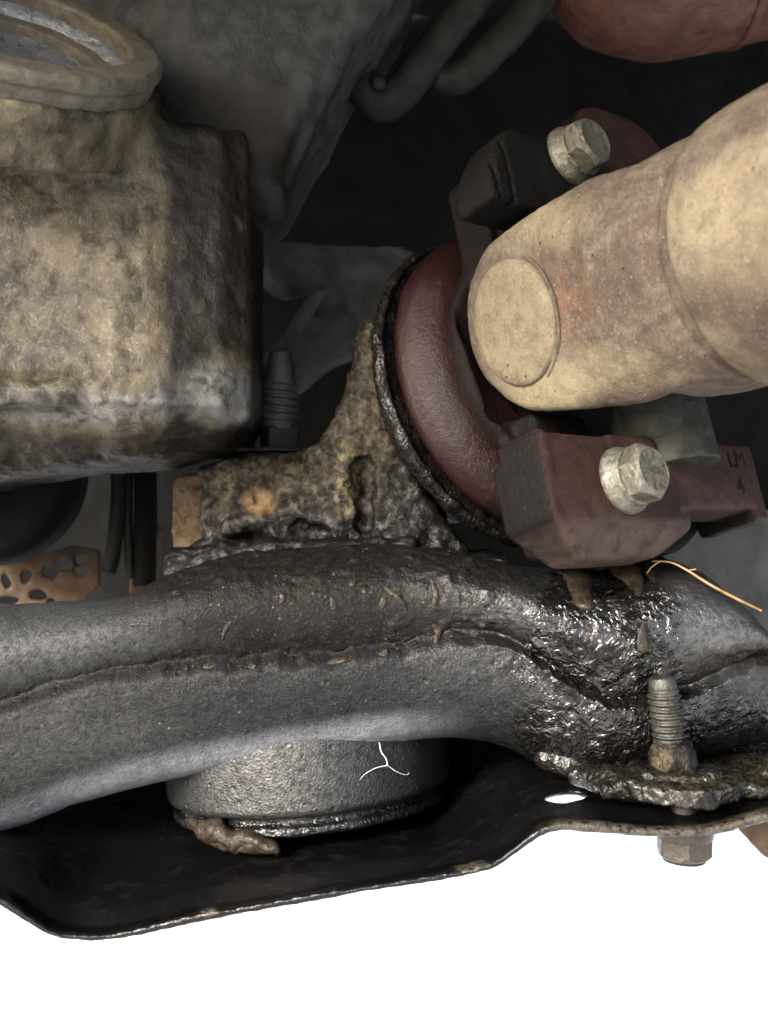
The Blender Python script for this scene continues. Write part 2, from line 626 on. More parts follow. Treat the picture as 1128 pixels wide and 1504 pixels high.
def m_axle():
    """black grime caked on pale gold-brown iron, lighter on worn ridges"""
    n = NB('grimy_iron_casting')
    mid = n.noise(14, 7, 0.7, 0.5)
    big = n.noise(40, 5, 0.6, 0.6)
    gold = n.attr('gold'); oil = n.attr('oil')
    col = n.mix(n.ramp(mid, 0.35, 0.65), (0.009, 0.0075, 0.0055), (0.045, 0.036, 0.023))
    col = n.mix(n.math('MULTIPLY', gold, n.ramp(n.noise(15, 6, .75, .5), 0.42, 0.60), True), col, (0.25, 0.205, 0.11))
    col = n.mix(n.math('MULTIPLY', n.ramp(n.noise(4, 3, .6), .56, .68), .3), col, (0.12, 0.10, 0.07))
    col = n.mix(n.math('MULTIPLY', n.attr('rust'), n.ramp(big, 0.3, 0.5), True), col, (0.42, 0.26, 0.12))
    col = n.mix(n.math('MULTIPLY', oil, n.ramp(big, 0.15, 0.38), True), col, (0.012, 0.011, 0.010))
    b = n.bump(big, 5, 0.4); b = n.bump(mid, 4.5, 0.8, b); b = n.bump(n.noise(3, 4, .7), 1.2, .8, b)
    rough = n.lerp(oil, n.lerp(n.ramp(mid, .35, .65), 0.32, 0.6), 0.18)
    return n.done(col, rough, b, spec=n.lerp(n.ramp(mid, .45, .66), 0.05, 0.3))

def m_shaft():
    n = NB('tan_dusty_propshaft')
    big = n.noise(150, 7, 0.7, 0.3)
    mid = n.noise(24, 8, 0.8, 0.2)
    fine = n.noise(3.4, 3, 0.6)
    col = n.mix(n.ramp(mid, 0.34, 0.66), (0.092, 0.068, 0.050), (0.240, 0.198, 0.145))
    col = n.mix(n.math('MULTIPLY', n.ramp(big, 0.42, 0.60), n.ramp(n.noise(8, 6, .8), .35, .6, .45, 1.0), True), col, (0.095, 0.063, 0.048))
    col = n.mix(n.math('MULTIPLY', n.attr('dust'), n.ramp(mid, 0.3, 0.6, 0.45, 1), True), col, (0.40, 0.335, 0.21))
    col = n.mix(n.math('MULTIPLY', n.attr('rust'), n.ramp(mid, 0.4, 0.6), True), col, (0.34, 0.13, 0.045))
    col = n.mix(n.math('MULTIPLY', n.ramp(fine, 0.57, 0.68), 0.5), col, (0.11, 0.07, 0.05))
    col = n.mix(n.math('MULTIPLY', n.ramp(n.noise(3, 2, .5, 0.4), 0.62, 0.72), 0.5), col, (0.50, 0.44, 0.33))
    pit = n.ramp(n.voro(21), 0.04, 0.15, 1, 0)
    sel = n.ramp(n.noise(70, 2, .5), 0.45, 0.6)
    ps = n.math('MULTIPLY', pit, sel)
    col = n.mix(n.math('MULTIPLY', ps, 0.75), col, (0.08, 0.05, 0.035))
    b = n.bump(mid, 3.0, 0.6); b = n.bump(fine, 1.5, 0.8, b)
    b = n.bump(ps, -2.5, 0.8, b)
    return n.done(col, 0.72, b, spec=0.14)

def m_red():
    n = NB('red_brown_primer')
    mid = n.noise(22, 6, 0.68, 0.5)
    fine = n.noise(3.5, 4, 0.7)
    wet = n.attr('oil')
    col = n.mix(n.ramp(mid, 0.3, 0.7), (0.034, 0.0145, 0.012), (0.072, 0.034, 0.028))
    col = n.mix(n.math('MULTIPLY', n.attr('dust'), n.ramp(mid, 0.25, 0.6), True), col, (0.17, 0.125, 0.105))
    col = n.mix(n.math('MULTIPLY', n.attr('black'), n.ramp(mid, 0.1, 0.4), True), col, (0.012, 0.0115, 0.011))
    sp = n.ramp(n.noise(2.5, 2, .5), 0.66, 0.76)
    col = n.mix(n.math('MULTIPLY', n.math('MULTIPLY', sp, 0.4), n.math('SUBTRACT', 1.0, wet)), col, (0.28, 0.2, 0.16))
    col = n.mix(n.math('MULTIPLY', wet, 0.88), col, (0.026, 0.009, 0.009))
    b = n.bump(mid, 3, 0.5); b = n.bump(fine, 2.0, 1.0, b); b = n.bump(n.noise(8, 3, .6), 2.2, n.math('MULTIPLY', wet, .7), b)
    rough = n.lerp(wet, 0.52, 0.18)
    return n.done(col, rough, b, spec=n.math('MULTIPLY', n.lerp(wet, 0.10, 0.17), n.lerp(n.attr('black'), 1.0, 0.3)))

def m_zinc():
    n = NB('yellow_zinc_bolt')
    mid = n.noise(9, 5, 0.7, 0.8)
    col = n.mix(n.ramp(mid, 0.3, 0.65), (0.15, 0.142, 0.095), (0.29, 0.28, 0.23))
    col = n.mix(n.ramp(n.noise(14, 5, .7, .5), 0.52, 0.66), col, (0.15, 0.12, 0.055))
    b = n.bump(mid, 2.6, 0.9)
    return n.done(col, n.lerp(n.ramp(mid, .3, .7), 0.32, 0.55), b, metal=0.5)

def m_thread(name, c1, c2, rough=0.5, metal=0.3):
    n = NB(name)
    mid = n.noise(8, 5, 0.7, 0.5)
    col = n.mix(n.ramp(mid, 0.3, 0.7), c1, c2)
    b = n.bump(mid, 2.5, 0.8)
    return n.done(col, n.lerp(n.ramp(mid, .3, .7), rough - .1, rough + .12), b, metal=metal)

def m_plain(name, c1, c2, size=40, rough=0.7, bump=4, metal=0.0, spec=0.08):
    n = NB(name)
    mid = n.noise(size, 5, 0.6, 0.5)
    col = n.mix(n.ramp(mid, 0.3, 0.7), c1, c2)
    b = n.bump(mid, bump, 0.7); b = n.bump(n.noise(size / 6, 4, .6), bump / 4, .7, b)
    return n.done(col, rough, b, metal=metal, spec=spec)

def m_grease_brown():
    n = NB('brown_grease')
    mid = n.noise(9, 4, 0.6, 0.6)
    col = n.mix(n.ramp(mid, 0.3, 0.7), (0.022, 0.017, 0.012), (0.085, 0.065, 0.045))
    b = n.bump(mid, 4, 0.7)
    return n.done(col, 0.36, b, spec=0.12)

M['cast'] = m_cast(); M['bell'] = m_bell(); M['ring'] = m_ring(); M['bare'] = m_bare()
M['paint'] = m_black_paint(); M['can'] = m_black_paint('oily_black_can_paint', 0.6); M['plate'] = m_gloss_black(); M['tar'] = m_tar(); M['seal'] = m_tar('black_seal_grease', 0.45); M['axle'] = m_axle()
M['shaft'] = m_shaft(); M['red'] = m_red(); M['zinc'] = m_zinc(); M['grease'] = m_grease_brown()
M['stud'] = m_thread('olive_steel_thread', (0.022, 0.020, 0.016), (0.08, 0.073, 0.057), 0.42, 0.35)
M['dullstud'] = m_thread('grey_thread', (0.02, 0.02, 0.018), (0.055, 0.055, 0.05), 0.6, 0.1)
M['rustnut'] = m_thread('rusty_nut', (0.022, 0.014, 0.010), (0.075, 0.052, 0.034), 0.45, 0.4)
M['rustred'] = m_plain('rust_red_paint', (0.085, 0.034, 0.024), (0.20, 0.088, 0.06), 36, 0.5, 5, spec=.2)
M['mark'] = m_plain('engraved_mark', (0.07, 0.05, 0.035), (0.10, 0.08, 0.06), 8, 0.8, 0.5)
M['stamp'] = m_plain('stamped_letter', (0.008, 0.004, 0.004), (0.016, 0.008, 0.007), 8, 0.7, 0.5)
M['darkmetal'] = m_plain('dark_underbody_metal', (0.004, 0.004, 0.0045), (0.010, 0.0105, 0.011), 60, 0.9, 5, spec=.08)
M['sheet'] = m_plain('grey_sheet_metal', (0.022, 0.024, 0.025), (0.05, 0.052, 0.053), 60, 0.55, 4)
M['palesheet'] = m_plain('pale_grey_panel', (0.10, 0.105, 0.11), (0.19, 0.195, 0.20), 70, 0.55, 3)
M['tan'] = m_plain('tan_dusty_metal', (0.12, 0.085, 0.06), (0.22, 0.16, 0.11), 30, 0.8, 3)
M['tanblock'] = m_plain('tan_block', (0.15, 0.11, 0.07), (0.34, 0.26, 0.17), 16, 0.8, 6)
M['dimcast'] = m_plain('dim_cast_metal', (0.055, 0.056, 0.056), (0.11, 0.11, 0.108), 50, 0.6, 4)
M['greyrod'] = m_plain('grey_rod', (0.012, 0.012, 0.0115), (0.03, 0.029, 0.027), 25, 0.6, 3)
M['rubber'] = m_plain('black_rubber', (0.005, 0.005, 0.0055), (0.012, 0.012, 0.0125), 30, 0.9, 3)
M['cap'] = m_plain('grey_green_bearing_cap', (0.03, 0.033, 0.028), (0.07, 0.073, 0.062), 22, 0.55, 4)
M['straw'] = m_plain('dry_straw', (0.085, 0.052, 0.022), (0.16, 0.11, 0.055), 20, 0.6, 1)
M['lint'] = m_plain('white_lint', (0.28, 0.28, 0.27), (0.34, 0.34, 0.33), 10, 0.8, 0.5)
M['asphalt'] = m_plain('dark_asphalt', (0.035, 0.035, 0.036), (0.065, 0.064, 0.062), 12, 0.9, 10)
M['ground'] = m_plain('pale_concrete', (0.80, 0.78, 0.74), (0.88, 0.86, 0.82), 300, 0.9, 10)

# ================================================================ SETTING
def flat_sheet(name, lo, hi, z, mat, kind):
    V = [(lo[0], lo[1], z), (hi[0], lo[1], z), (hi[0], hi[1], z), (lo[0], hi[1], z)]
    me = bpy.data.meshes.new(name)
    me.from_pydata(V, [], [(0, 1, 2, 3)])
    me.materials.append(mat)
    o = bpy.data.objects.new(name, me)
    scene.collection.objects.link(o)
    o['kind'] = kind
    return o
flat_sheet('ground', (-40, -40), (40, 40), 0.0, M['ground'], 'structure')

def ribbed_panel(name, mk, nu, nv, mat, **kw):
    """thin sheet with thickness from mk(u,v)->(a,b,c), u,v in 0..1"""
    U, Vv = np.meshgrid(np.linspace(0, 1, nu), np.linspace(0, 1, nv), indexing='ij')
    V = np.array(mk(U.ravel(), Vv.ravel())).T
    Fq = grid_faces(nu, nv)
    return V, Fq

def solid_sheet(V, nu, nv, th):
    """give a (nu x nv) grid sheet thickness th along its normals, closed round the edge"""
    Fq = grid_faces(nu, nv)
    N = vnormals(V, Fq)
    V2 = V - N * th
    n = len(V)
    F1 = Fq.tolist(); F2 = (Fq[:, ::-1] + n).tolist()
    E = []
    def side(idx):
        for i in range(len(idx) - 1):
            E.append((idx[i], idx[i] + n, idx[i + 1] + n, idx[i + 1]))
    iu = np.arange(nu); iv = np.arange(nv)
    side((iu[::-1] * nv).tolist()); side((iu * nv + nv - 1).tolist())
    side(iv.tolist()); side(((nu - 1) * nv + iv[::-1]).tolist())
    return np.vstack([V, V2]), F1 + F2 + [tuple(int(x) for x in e) for e in E]

# underbody: floor panel edged to shape the light, back wall added against the sky, one pressed shell each
def mk_floor(u, v):
    c = -1500 + v * 2540
    left = -1100 - 700 * sst(c, -1800, -400)
    a = left + u * (5500 - left)
    rib = 28 * np.sin(a / 160) ** 8
    return a, -500 + rib + 10 * np.sin(c / 210), c
V, _ = ribbed_panel('x', mk_floor, 150, 50, None)
Vs, Fs = solid_sheet(V, 150, 50, 10)
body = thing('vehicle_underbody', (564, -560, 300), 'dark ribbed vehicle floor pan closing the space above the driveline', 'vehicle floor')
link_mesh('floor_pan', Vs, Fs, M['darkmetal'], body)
def mk_bulk(u, v):
    a = -1800 + u * 7000; b = -520 + v * 1620
    return a, b, 1050 - 120 * sst(b, 300, 1100) + 25 * np.sin(a / 130) ** 6
V, _ = ribbed_panel('x', mk_bulk, 150, 50, None)
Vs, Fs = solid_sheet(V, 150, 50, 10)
link_mesh('backdrop_bulkhead', Vs, Fs, M['darkmetal'], body)

# ================================================================ PROPSHAFT AND FLANGE
J = np.array([870.0, 465.0, -50.0])            # centre of the universal joint
JF = np.array([915.0, 484.0, -50.0])
A1 = nrm((0.60, -0.28, -0.75))
FL = Frame(JF, A1, (0.78, 0, 0.625))          # flange frame: x right/away, y = z cross x
if FL.y[1] < 0: pass
A2 = nrm((0.50, -0.075, -0.86))
N2 = np.array([-0.84, 0.22, -0.50])
SH = Frame(J, A2, N2)                         # shaft frame: x towards the near ear

def build_shaft():
    root = thing('propshaft', tuple(J + A2 * 300), 'tan dust covered propshaft with forked yoke and round bearing cap', 'propshaft')
    lo = (620, 40, -640); hi = (1330, 800, 260)
    v = Vol(lo, hi, 4.0)
    x, y, z = SH.loc(v.P)
    # fork: two ears joined in a collar
    ax = np.abs(x)
    w = 124 + 34 * np.clip(z / 190, 0, 1) ** 1.1
    ex = np.sqrt(y ** 2 + np.minimum(z * 1.12, 0) ** 2)
    ear2 = np.where(z < 0, ex - 122, np.abs(y) - w)
    rr = np.sqrt(x * x + y * y)
    outer = ax - (163 - 0.0010 * y * y - 10 * np.clip(z / 200, 0, 1) - 5 * np.clip(-z / 120, 0, 1) ** 2)
    inner = 98 - ax
    ear = smax(smax(ear2, outer, 17), inner, 10)
    ear = smax(ear, z - 225, 6)
    ear = smax(ear, rr - (212 - 54 * np.clip(z / 215, 0, 1) ** 1.1), 16)
    collar = smax(rr - 156, np.abs(z - 212) - 50, 10)
    body_ = smin(ear, collar, 34)
    hollow = smax(np.sqrt((x * 0.9) ** 2 + (z - 40) ** 2) - 96, np.abs(y) - 400, 6)
    body_ = smax(body_, -hollow, 14)
    V, Q = v.mesh(body_)
    N = vnormals(V, Q)
    V = V + N * (fbm(V, 60, 3) * 1.6 + fbm(V, 12, 3, seed=5) * 0.6)[:, None]
    pv = proj(V)
    dust = np.clip(pmask(pv, 800, 590, 60, 40, .7) * 1.0 + pmask(pv, 850, 545, 130, 30, .7) * .5 + pmask(pv, 790, 320, 60, 40, .7) * .6, 0, 1)
    rust = np.clip(pmask(pv, 787, 412, 10, 30, .6) + .3 * pmask(pv, 830, 440, 40, 50, .8), 0, 1)
    yk = link_mesh('yoke', V, Q, M['shaft'], root, attrs={'dust': dust, 'rust': rust})
    # bearing cap, seated in the near ear (tilted a little by its face)
    CF = Frame(J, SH.x, SH.z)
    for s_, nm in ((1, 'bearing_cap'), (-1, 'bearing_cap')):
        cf = Frame(J, SH.x * s_, SH.z)
        prof = rounded([(0.01, 165), (74, 164.5), (84, 161), (86, 150), (86, 90)], 5)
        Vc, Qc = lathe(cf, prof, 72)
        Vc = Vc + vnormals(Vc, Qc) * (fbm(Vc, 20, 3, seed=9) * .5)[:, None]
        link_mesh(nm, Vc, Qc, M['shaft'], root, attrs={'dust': blob(Vc, cf.pt(0, 0, 165), (120, 120, 120)) * .6, 'rust': np.zeros(len(Vc))})
        # snap ring round the cap: a raised crescent
        th = np.linspace(-2.2, 1.9, 50)
        path = cf.pts(np.stack([89.5 * np.cos(th + (0.2)), 89.5 * np.sin(th + 0.2), 161.0 - .0013 * (89.5 * np.sin(th + .2)) ** 2], 1))
        Vr, Fr_ = sweep(path, 3.2 * np.clip(np.minimum(np.arange(50), 49 - np.arange(50)) / 8 + .2, 0, 1), 8)
        link_mesh('snap_ring', Vr, Fr_, M['shaft'], root)
    # weld bead + tube
    V, Q = lathe(SH, rounded([(110, 250), (147, 250), (149, 254), (149, 276), (152, 280), (150, 290), (110, 280)], 5), 160,
                 lambda T, r, z: (r + .5 * np.sin(T * 61) * (r > 140) + .6 * np.sin(T * 23 + 1), z + .8 * np.sin(T * 37)))
    link_mesh('weld_bead', V, Q, M['shaft'], root)
    V, Q = lathe(SH, rounded([(110, 276), (150, 276), (163, 284), (168, 312), (169, 360), (169, 950), (110, 950)], 14), 160)
    V = V + vnormals(V, Q) * (fbm(V, 80, 3, seed=3) * 1.2)[:, None]
    link_mesh('shaft_tube', V, Q, M['shaft'], root, attrs={'dust': sst(fbm(V, 150, 2, seed=8), -.4, .6) * .6, 'rust': np.zeros(len(V))})
    # universal joint cross
    v = Vol((660, 200, -330), (1130, 720, 230), 4.0)
    cross = capsule(v.P, SH.pt(-110, 0, 0), SH.pt(110, 0, 0), 40)
    cross = smin(cross, capsule(v.P, FL.pt(0, -150, 0), FL.pt(0, 150, 0), 46), 40)
    cross = smin(cross, sphere(v.P, J, 78), 40)
    V, Q = v.mesh(cross)
    link_mesh('joint_cross', V, Q, M['cap'], root)
build_shaft()


# ---- bolts -------------------------------------------------------
def hex_r(T, ap):
    t = (T % (math.pi / 3)) - math.pi / 6
    return ap / np.cos(t)

def hex_bolt(parent, fr, ap, h, wash_r=None, name='bolt', mat=None, marks=True, label=None, shank=30, phase=0.0):
    """hex head with a chamfered top, its washer face, and grade marks; fr.z points out of the seat"""
    mat = mat or M['zinc']
    seg = 96
    zs = [-2] + list(np.linspace(0, h, 14)) + [h]
    rs = [0.98] + [1.0] * 14
    prof = [(ap, -1), (ap, 1)] + [(ap, z) for z in np.linspace(2, h * 0.72, 4)] + [(ap * 1.0, z) for z in np.linspace(h * 0.74, h, 9)] + [(ap * 0.86, h), (ap * 0.80, h - 1.2), (ap * .3, h - 1.2), (0.01, h - 1.2)]
    prof = [(0.01, -1)] + prof
    def rf(T, r, z):
        hx = hex_r(T + phase, ap)
        cone = ap * 1.155 - np.maximum(z - h * 0.80, 0) * 1.25
        side = r >= ap * 0.999
        r2 = np.where(side, np.minimum(hx, cone), r)
        return r2, z
    V, Q = lathe(fr, prof, seg, rf)
    V = V + vnormals(V, Q) * (fbm(V, 9, 2, seed=11) * 0.35)[:, None]
    root = link_mesh(name, V, Q, mat, parent, sharp=28, label=label)
    wr = wash_r or ap * 1.17
    V, Q = lathe(fr, rounded([(0.01, -shank), (ap * .55, -shank), (ap * .55, -6), (wr - 2, -6), (wr, -4), (wr, 1), (wr - 2, 5), (ap * 1.17, 12), (ap * 1.13, 20), (0.01, 20)], 2.5, 4), 72)
    w = link_mesh('washer_face', V, Q, mat, None)
    reparent(w, root)
    if marks:
        for k_ in range(6):
            an = k_ * math.pi / 3 + phase + math.pi / 6 * 0
            mf = Frame(fr.pt(0, 0, h - 1.2), fr.z, fr.x * math.cos(an) + fr.y * math.sin(an))
            Vb, Fb = small_box(mf, (ap * .50, -0.9, -.5), (ap * .74, 0.9, .35))
            o = link_mesh('grade_mark', Vb, Fb, M['mark'], None, smooth=False)
            reparent(o, root)
    return root

def small_box(fr, lo, hi):
    L = [(x, y, z) for x in (lo[0], hi[0]) for y in (lo[1], hi[1]) for z in (lo[2], hi[2])]
    V = fr.pts(L)
    Fq = np.array([(0, 1, 3, 2), (4, 6, 7, 5), (0, 4, 5, 1), (2, 3, 7, 6), (0, 2, 6, 4), (1, 5, 7, 3)])
    return V, fix_winding(V, Fq)

def wloc(o):
    p = Vector((0, 0, 0))
    while o is not None:
        p = p + o.location
        o = o.parent
    return p

def reparent(o, parent):
    """keep o where it is (all frames are axis-parallel translations)"""
    w = wloc(o)
    o.parent = parent
    o.location = w - wloc(parent)

def text_on(parent, fr, body, size, mat, name, depth=1.2, label=None):
    cu = bpy.data.curves.new(name, 'FONT')
    cu.body = body; cu.size = size; cu.extrude = depth / 2; cu.align_x = 'CENTER'; cu.align_y = 'CENTER'
    tmp = bpy.data.objects.new(name, cu)
    scene.collection.objects.link(tmp)
    me = bpy.data.meshes.new_from_object(tmp.evaluated_get(bpy.context.evaluated_depsgraph_get()))
    scene.collection.objects.unlink(tmp)
    bpy.data.objects.remove(tmp)
    L = np.array([v.co[:] for v in me.vertices])
    Fl = [tuple(p.vertices) for p in me.polygons]
    V = fr.pts(L)
    return link_mesh(name, V, Fl, mat, parent, smooth=False, label=label)

sgn = 1 if FL.y[1] > 0 else -1
def build_flange():
    root = thing('companion_flange', tuple(J - A1 * 120), 'red brown pinion flange with two bolted ears behind the tan yoke', 'flange')
    prof = rounded([(150, -245), (238, -245), (248, -225), (242, -196), (214, -172), (176, -166), (120, -166)], 16, 8)
    V, Q = lathe(FL, prof, 160)
    V = V + vnormals(V, Q) * (fbm(V, 30, 3, seed=4) * 0.7)[:, None]
    link_mesh('dust_ring', V, Q, M['red'], root, attrs={'oil': np.full(len(V), 1.0), 'black': sst(-V[:, 1], -430, -380), 'dust': np.zeros(len(V))})
    v = Vol((560, 60, -300), (1260, 930, 330), 3.8)
    x, y, z = FL.loc(v.P); y = y * sgn
    rr = np.sqrt(x * x + y * y)
    hub = smax(rr - 196, np.abs(z + 170) - 19, 8)
    hub = smin(hub, smax(np.abs(rr - 182) - 10, np.abs(z + 152) - 7, 4), 8)
    hub = smax(hub, np.sqrt((x + 30) ** 2 + y ** 2) - 204, 10)
    hub = smax(hub, -boxf(v.P, SH, (60, -126, -120), (172, 126, 120), 22), 8)
    D = hub
    for s_ in (1, -1):
        yy = y * s_
        sh = 34 if s_ > 0 else 0
        # block on the near side of the bearing, with a stepped shoulder
        top = 178 if s_ > 0 else 90
        bot = 330 if s_ > 0 else 262
        xl = -268 if s_ > 0 else -250
        X1 = np.abs(x - (xl - 28) / 2) - (-28 - xl) / 2
        blk = smax(X1, np.abs(yy - (top + bot) / 2) - (bot - top) / 2, 8)
        blk = smax(blk, np.maximum(-z - 58, z - 12), 9)
        base = smax(smax(np.abs(x + 70) - 58, np.abs(yy - 185) - 84, 8), np.maximum(-z - 175, z + 40), 6)
        blk = smin(blk, base, 14)
        if s_ > 0:
            chin = smax(np.abs(x + 125) - 142, np.maximum(yy - 336, 200 - yy), 10)
            chin = smax(chin, np.maximum(-z - 74, z - 8), 8)
            blk = smin(blk, chin, 4)
            blk = smax(blk, ((yy - 292) * .62 + (z - 12) * .78), 5)
            blk = smax(blk, -(x * .55) + (yy - 300) * .83 - 138, 8)
            blk = smax(blk, (x * .5) + (yy - 300) * .87 - 14, 8)
        else:
            blk = smax(blk, np.sqrt((x + 8) ** 2 + (yy - 70) ** 2) - 262, 14)
            for xs in (-232, -205):     # stepped edges
                blk = smax(blk, -boxf([x, yy, z], FR0, (xs - 2.5, 60, 6), (xs + 2.5, 300, 30), 1.5), 2)
        # raised lip at the inner corner
        blk = smin(blk, boxf([x, yy, z], FR0, (xl + 8, top - 12, -30), (xl + 20, top + 60, 13), 4), 5)
        # strap: a band across the face that holds the bearing cap
        band = smax(np.abs(x - 36) - 166, np.abs(yy - 190 - sh) - 54, 10)
        band = smax(band, np.maximum(-z - 62, z - 12), 8)
        foot = smax(np.abs(x - 186) - 17, np.abs(yy - 200 - sh) - 62, 6)
        foot = smax(foot, np.maximum(-z - 90, z - 12), 6)
        # web behind the strap
        web = smax(np.abs(x - 24) - 172, np.abs(yy - 190 - sh) - 92, 9)
        web = smax(web, np.abs(z + 128) - 34, 9)
        web = smax(web, np.sqrt((x * 0.8) ** 2 + (yy - 60 - sh) ** 2) - 240, 12)
        boss = smax(np.abs(x + 44) - 32, np.abs(yy - 205 - sh) - 60, 22)
        boss = smax(boss, np.maximum(-z - 120, z - 15), 6)
        boss = smin(boss, capsule([x, yy, z], (10, 262 + sh * .6, -100), (10, 262 + sh * .6, -40), 14), 6)
        arm = smin(smin(smin(blk, band, 6), smin(web, boss, 6), 6), foot, 4)
        if s_ < 0:
            lobe = smax(np.abs(x - 84) - 120, np.abs(yy - 245) - 118, 100)
            arm = smin(arm, smax(lobe, np.maximum(-z - 90, z - 9), 14), 8)
        seat = np.sqrt((x - 30) ** 2 + (z + 14) ** 2) - 70
        seat = smax(seat, yy - 172 - sh, 4)
        arm = smax(arm, -seat, 5)
        # chamfer under the boss
        D = smin(D, arm, 10)
    D = smax(D, -smax(smax(smax(y - 174, -y - 140, 4), -(z + 104), 14), np.abs(x) - 400, 4), 12)
    V, Q = v.mesh(D)
    N = vnormals(V, Q)
    V = V + N * (fbm(V, 14, 3, seed=6) * 0.35 + fbm(V, 60, 2, seed=2) * .6)[:, None]
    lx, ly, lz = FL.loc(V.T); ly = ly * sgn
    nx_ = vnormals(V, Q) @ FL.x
    black = np.clip(sst(-lz, 62, 80) * 0.95 + (ly < 0) * sst(-lx, 30, 60) * .8 + sst(-ly, 60, 120) * .3 + sst(-nx_, .35, .7) * .95, 0, 1)  # upper near block also blackened, its shadow put into the colour
    dust = np.clip(sst(ly, 285, 305) * .6, 0, 1)
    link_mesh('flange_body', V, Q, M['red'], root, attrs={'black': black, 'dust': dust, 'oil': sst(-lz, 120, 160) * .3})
    # bearing caps of the cross held by the straps
    for s_ in (1, -1):
        cf = Frame(FL.pt(30, 0, -14), FL.y * sgn * s_, FL.x)
        V, Q = lathe(cf, rounded([(0.01, 60), (66, 60), (68, 64), (68, 104), (62, 108), (62, 112), (67, 116), (67, 215), (0.01, 215)], 4, 4), 64)
        link_mesh('cross_bearing', V, Q, M['cap'], root)
    # bolts on the straps
    for (px, py, up, ph) in ((917, 706, 1, 0.25), (838, 231, -1, 0.6)):
        lx, ly = FL.pix(px, py, 15)
        bf = Frame(FL.pt(lx, ly, 17), FL.z, FL.x)
        hex_bolt(root, bf, 33.5, 46, 45, 'strap_bolt', phase=ph)
        if up == 1:
            tf = Frame(bf.pt(1, 0, 45.2), FL.z, FL.x)
            tf2 = Frame(tf.o, FL.z, FL.x * math.cos(2.9) + FL.y * math.sin(2.9))
            text_on(root, tf2, 'KX', 15, M['mark'], 'stamped_marking', .8)
    fl = Frame(FL.o, FL.z, FL.x)
    def stamp(px, py, txt, size, rot=0.0):
        lx, ly = FL.pix(px, py, 12.5)
        f = Frame(FL.pt(lx, ly, 12.6), FL.z, FL.x * math.cos(rot) + FL.y * math.sin(rot))
        # text must read left to right seen from outside: x along FL.x, y up
        if f.y[1] > 0:
            f.y = -f.y
        text_on(root, f, txt, size, M['stamp'], 'stamped_lettering', 1.4)
    stamp(1082, 676, 'LM', 36)
    stamp(1088, 716, '4', 36)
    return root
flange = build_flange()

# ================================================================ AXLE HOUSING
def interp(x, pts, smooth_=True):
    xs = np.array([p[0] for p in pts], float); ys = np.array([p[1] for p in pts], float)
    if not smooth_:
        return np.interp(x, xs, ys)
    # monotone-ish cubic via catmull tangents
    m = np.gradient(ys, xs)
    i = np.clip(np.searchsorted(xs, x) - 1, 0, len(xs) - 2)
    h = xs[i + 1] - xs[i]; t = np.clip((x - xs[i]) / h, 0, 1)
    return ((2 * t**3 - 3 * t**2 + 1) * ys[i] + (t**3 - 2 * t**2 + t) * h * m[i] + (-2 * t**3 + 3 * t**2) * ys[i + 1] + (t**3 - t**2) * h * m[i + 1])

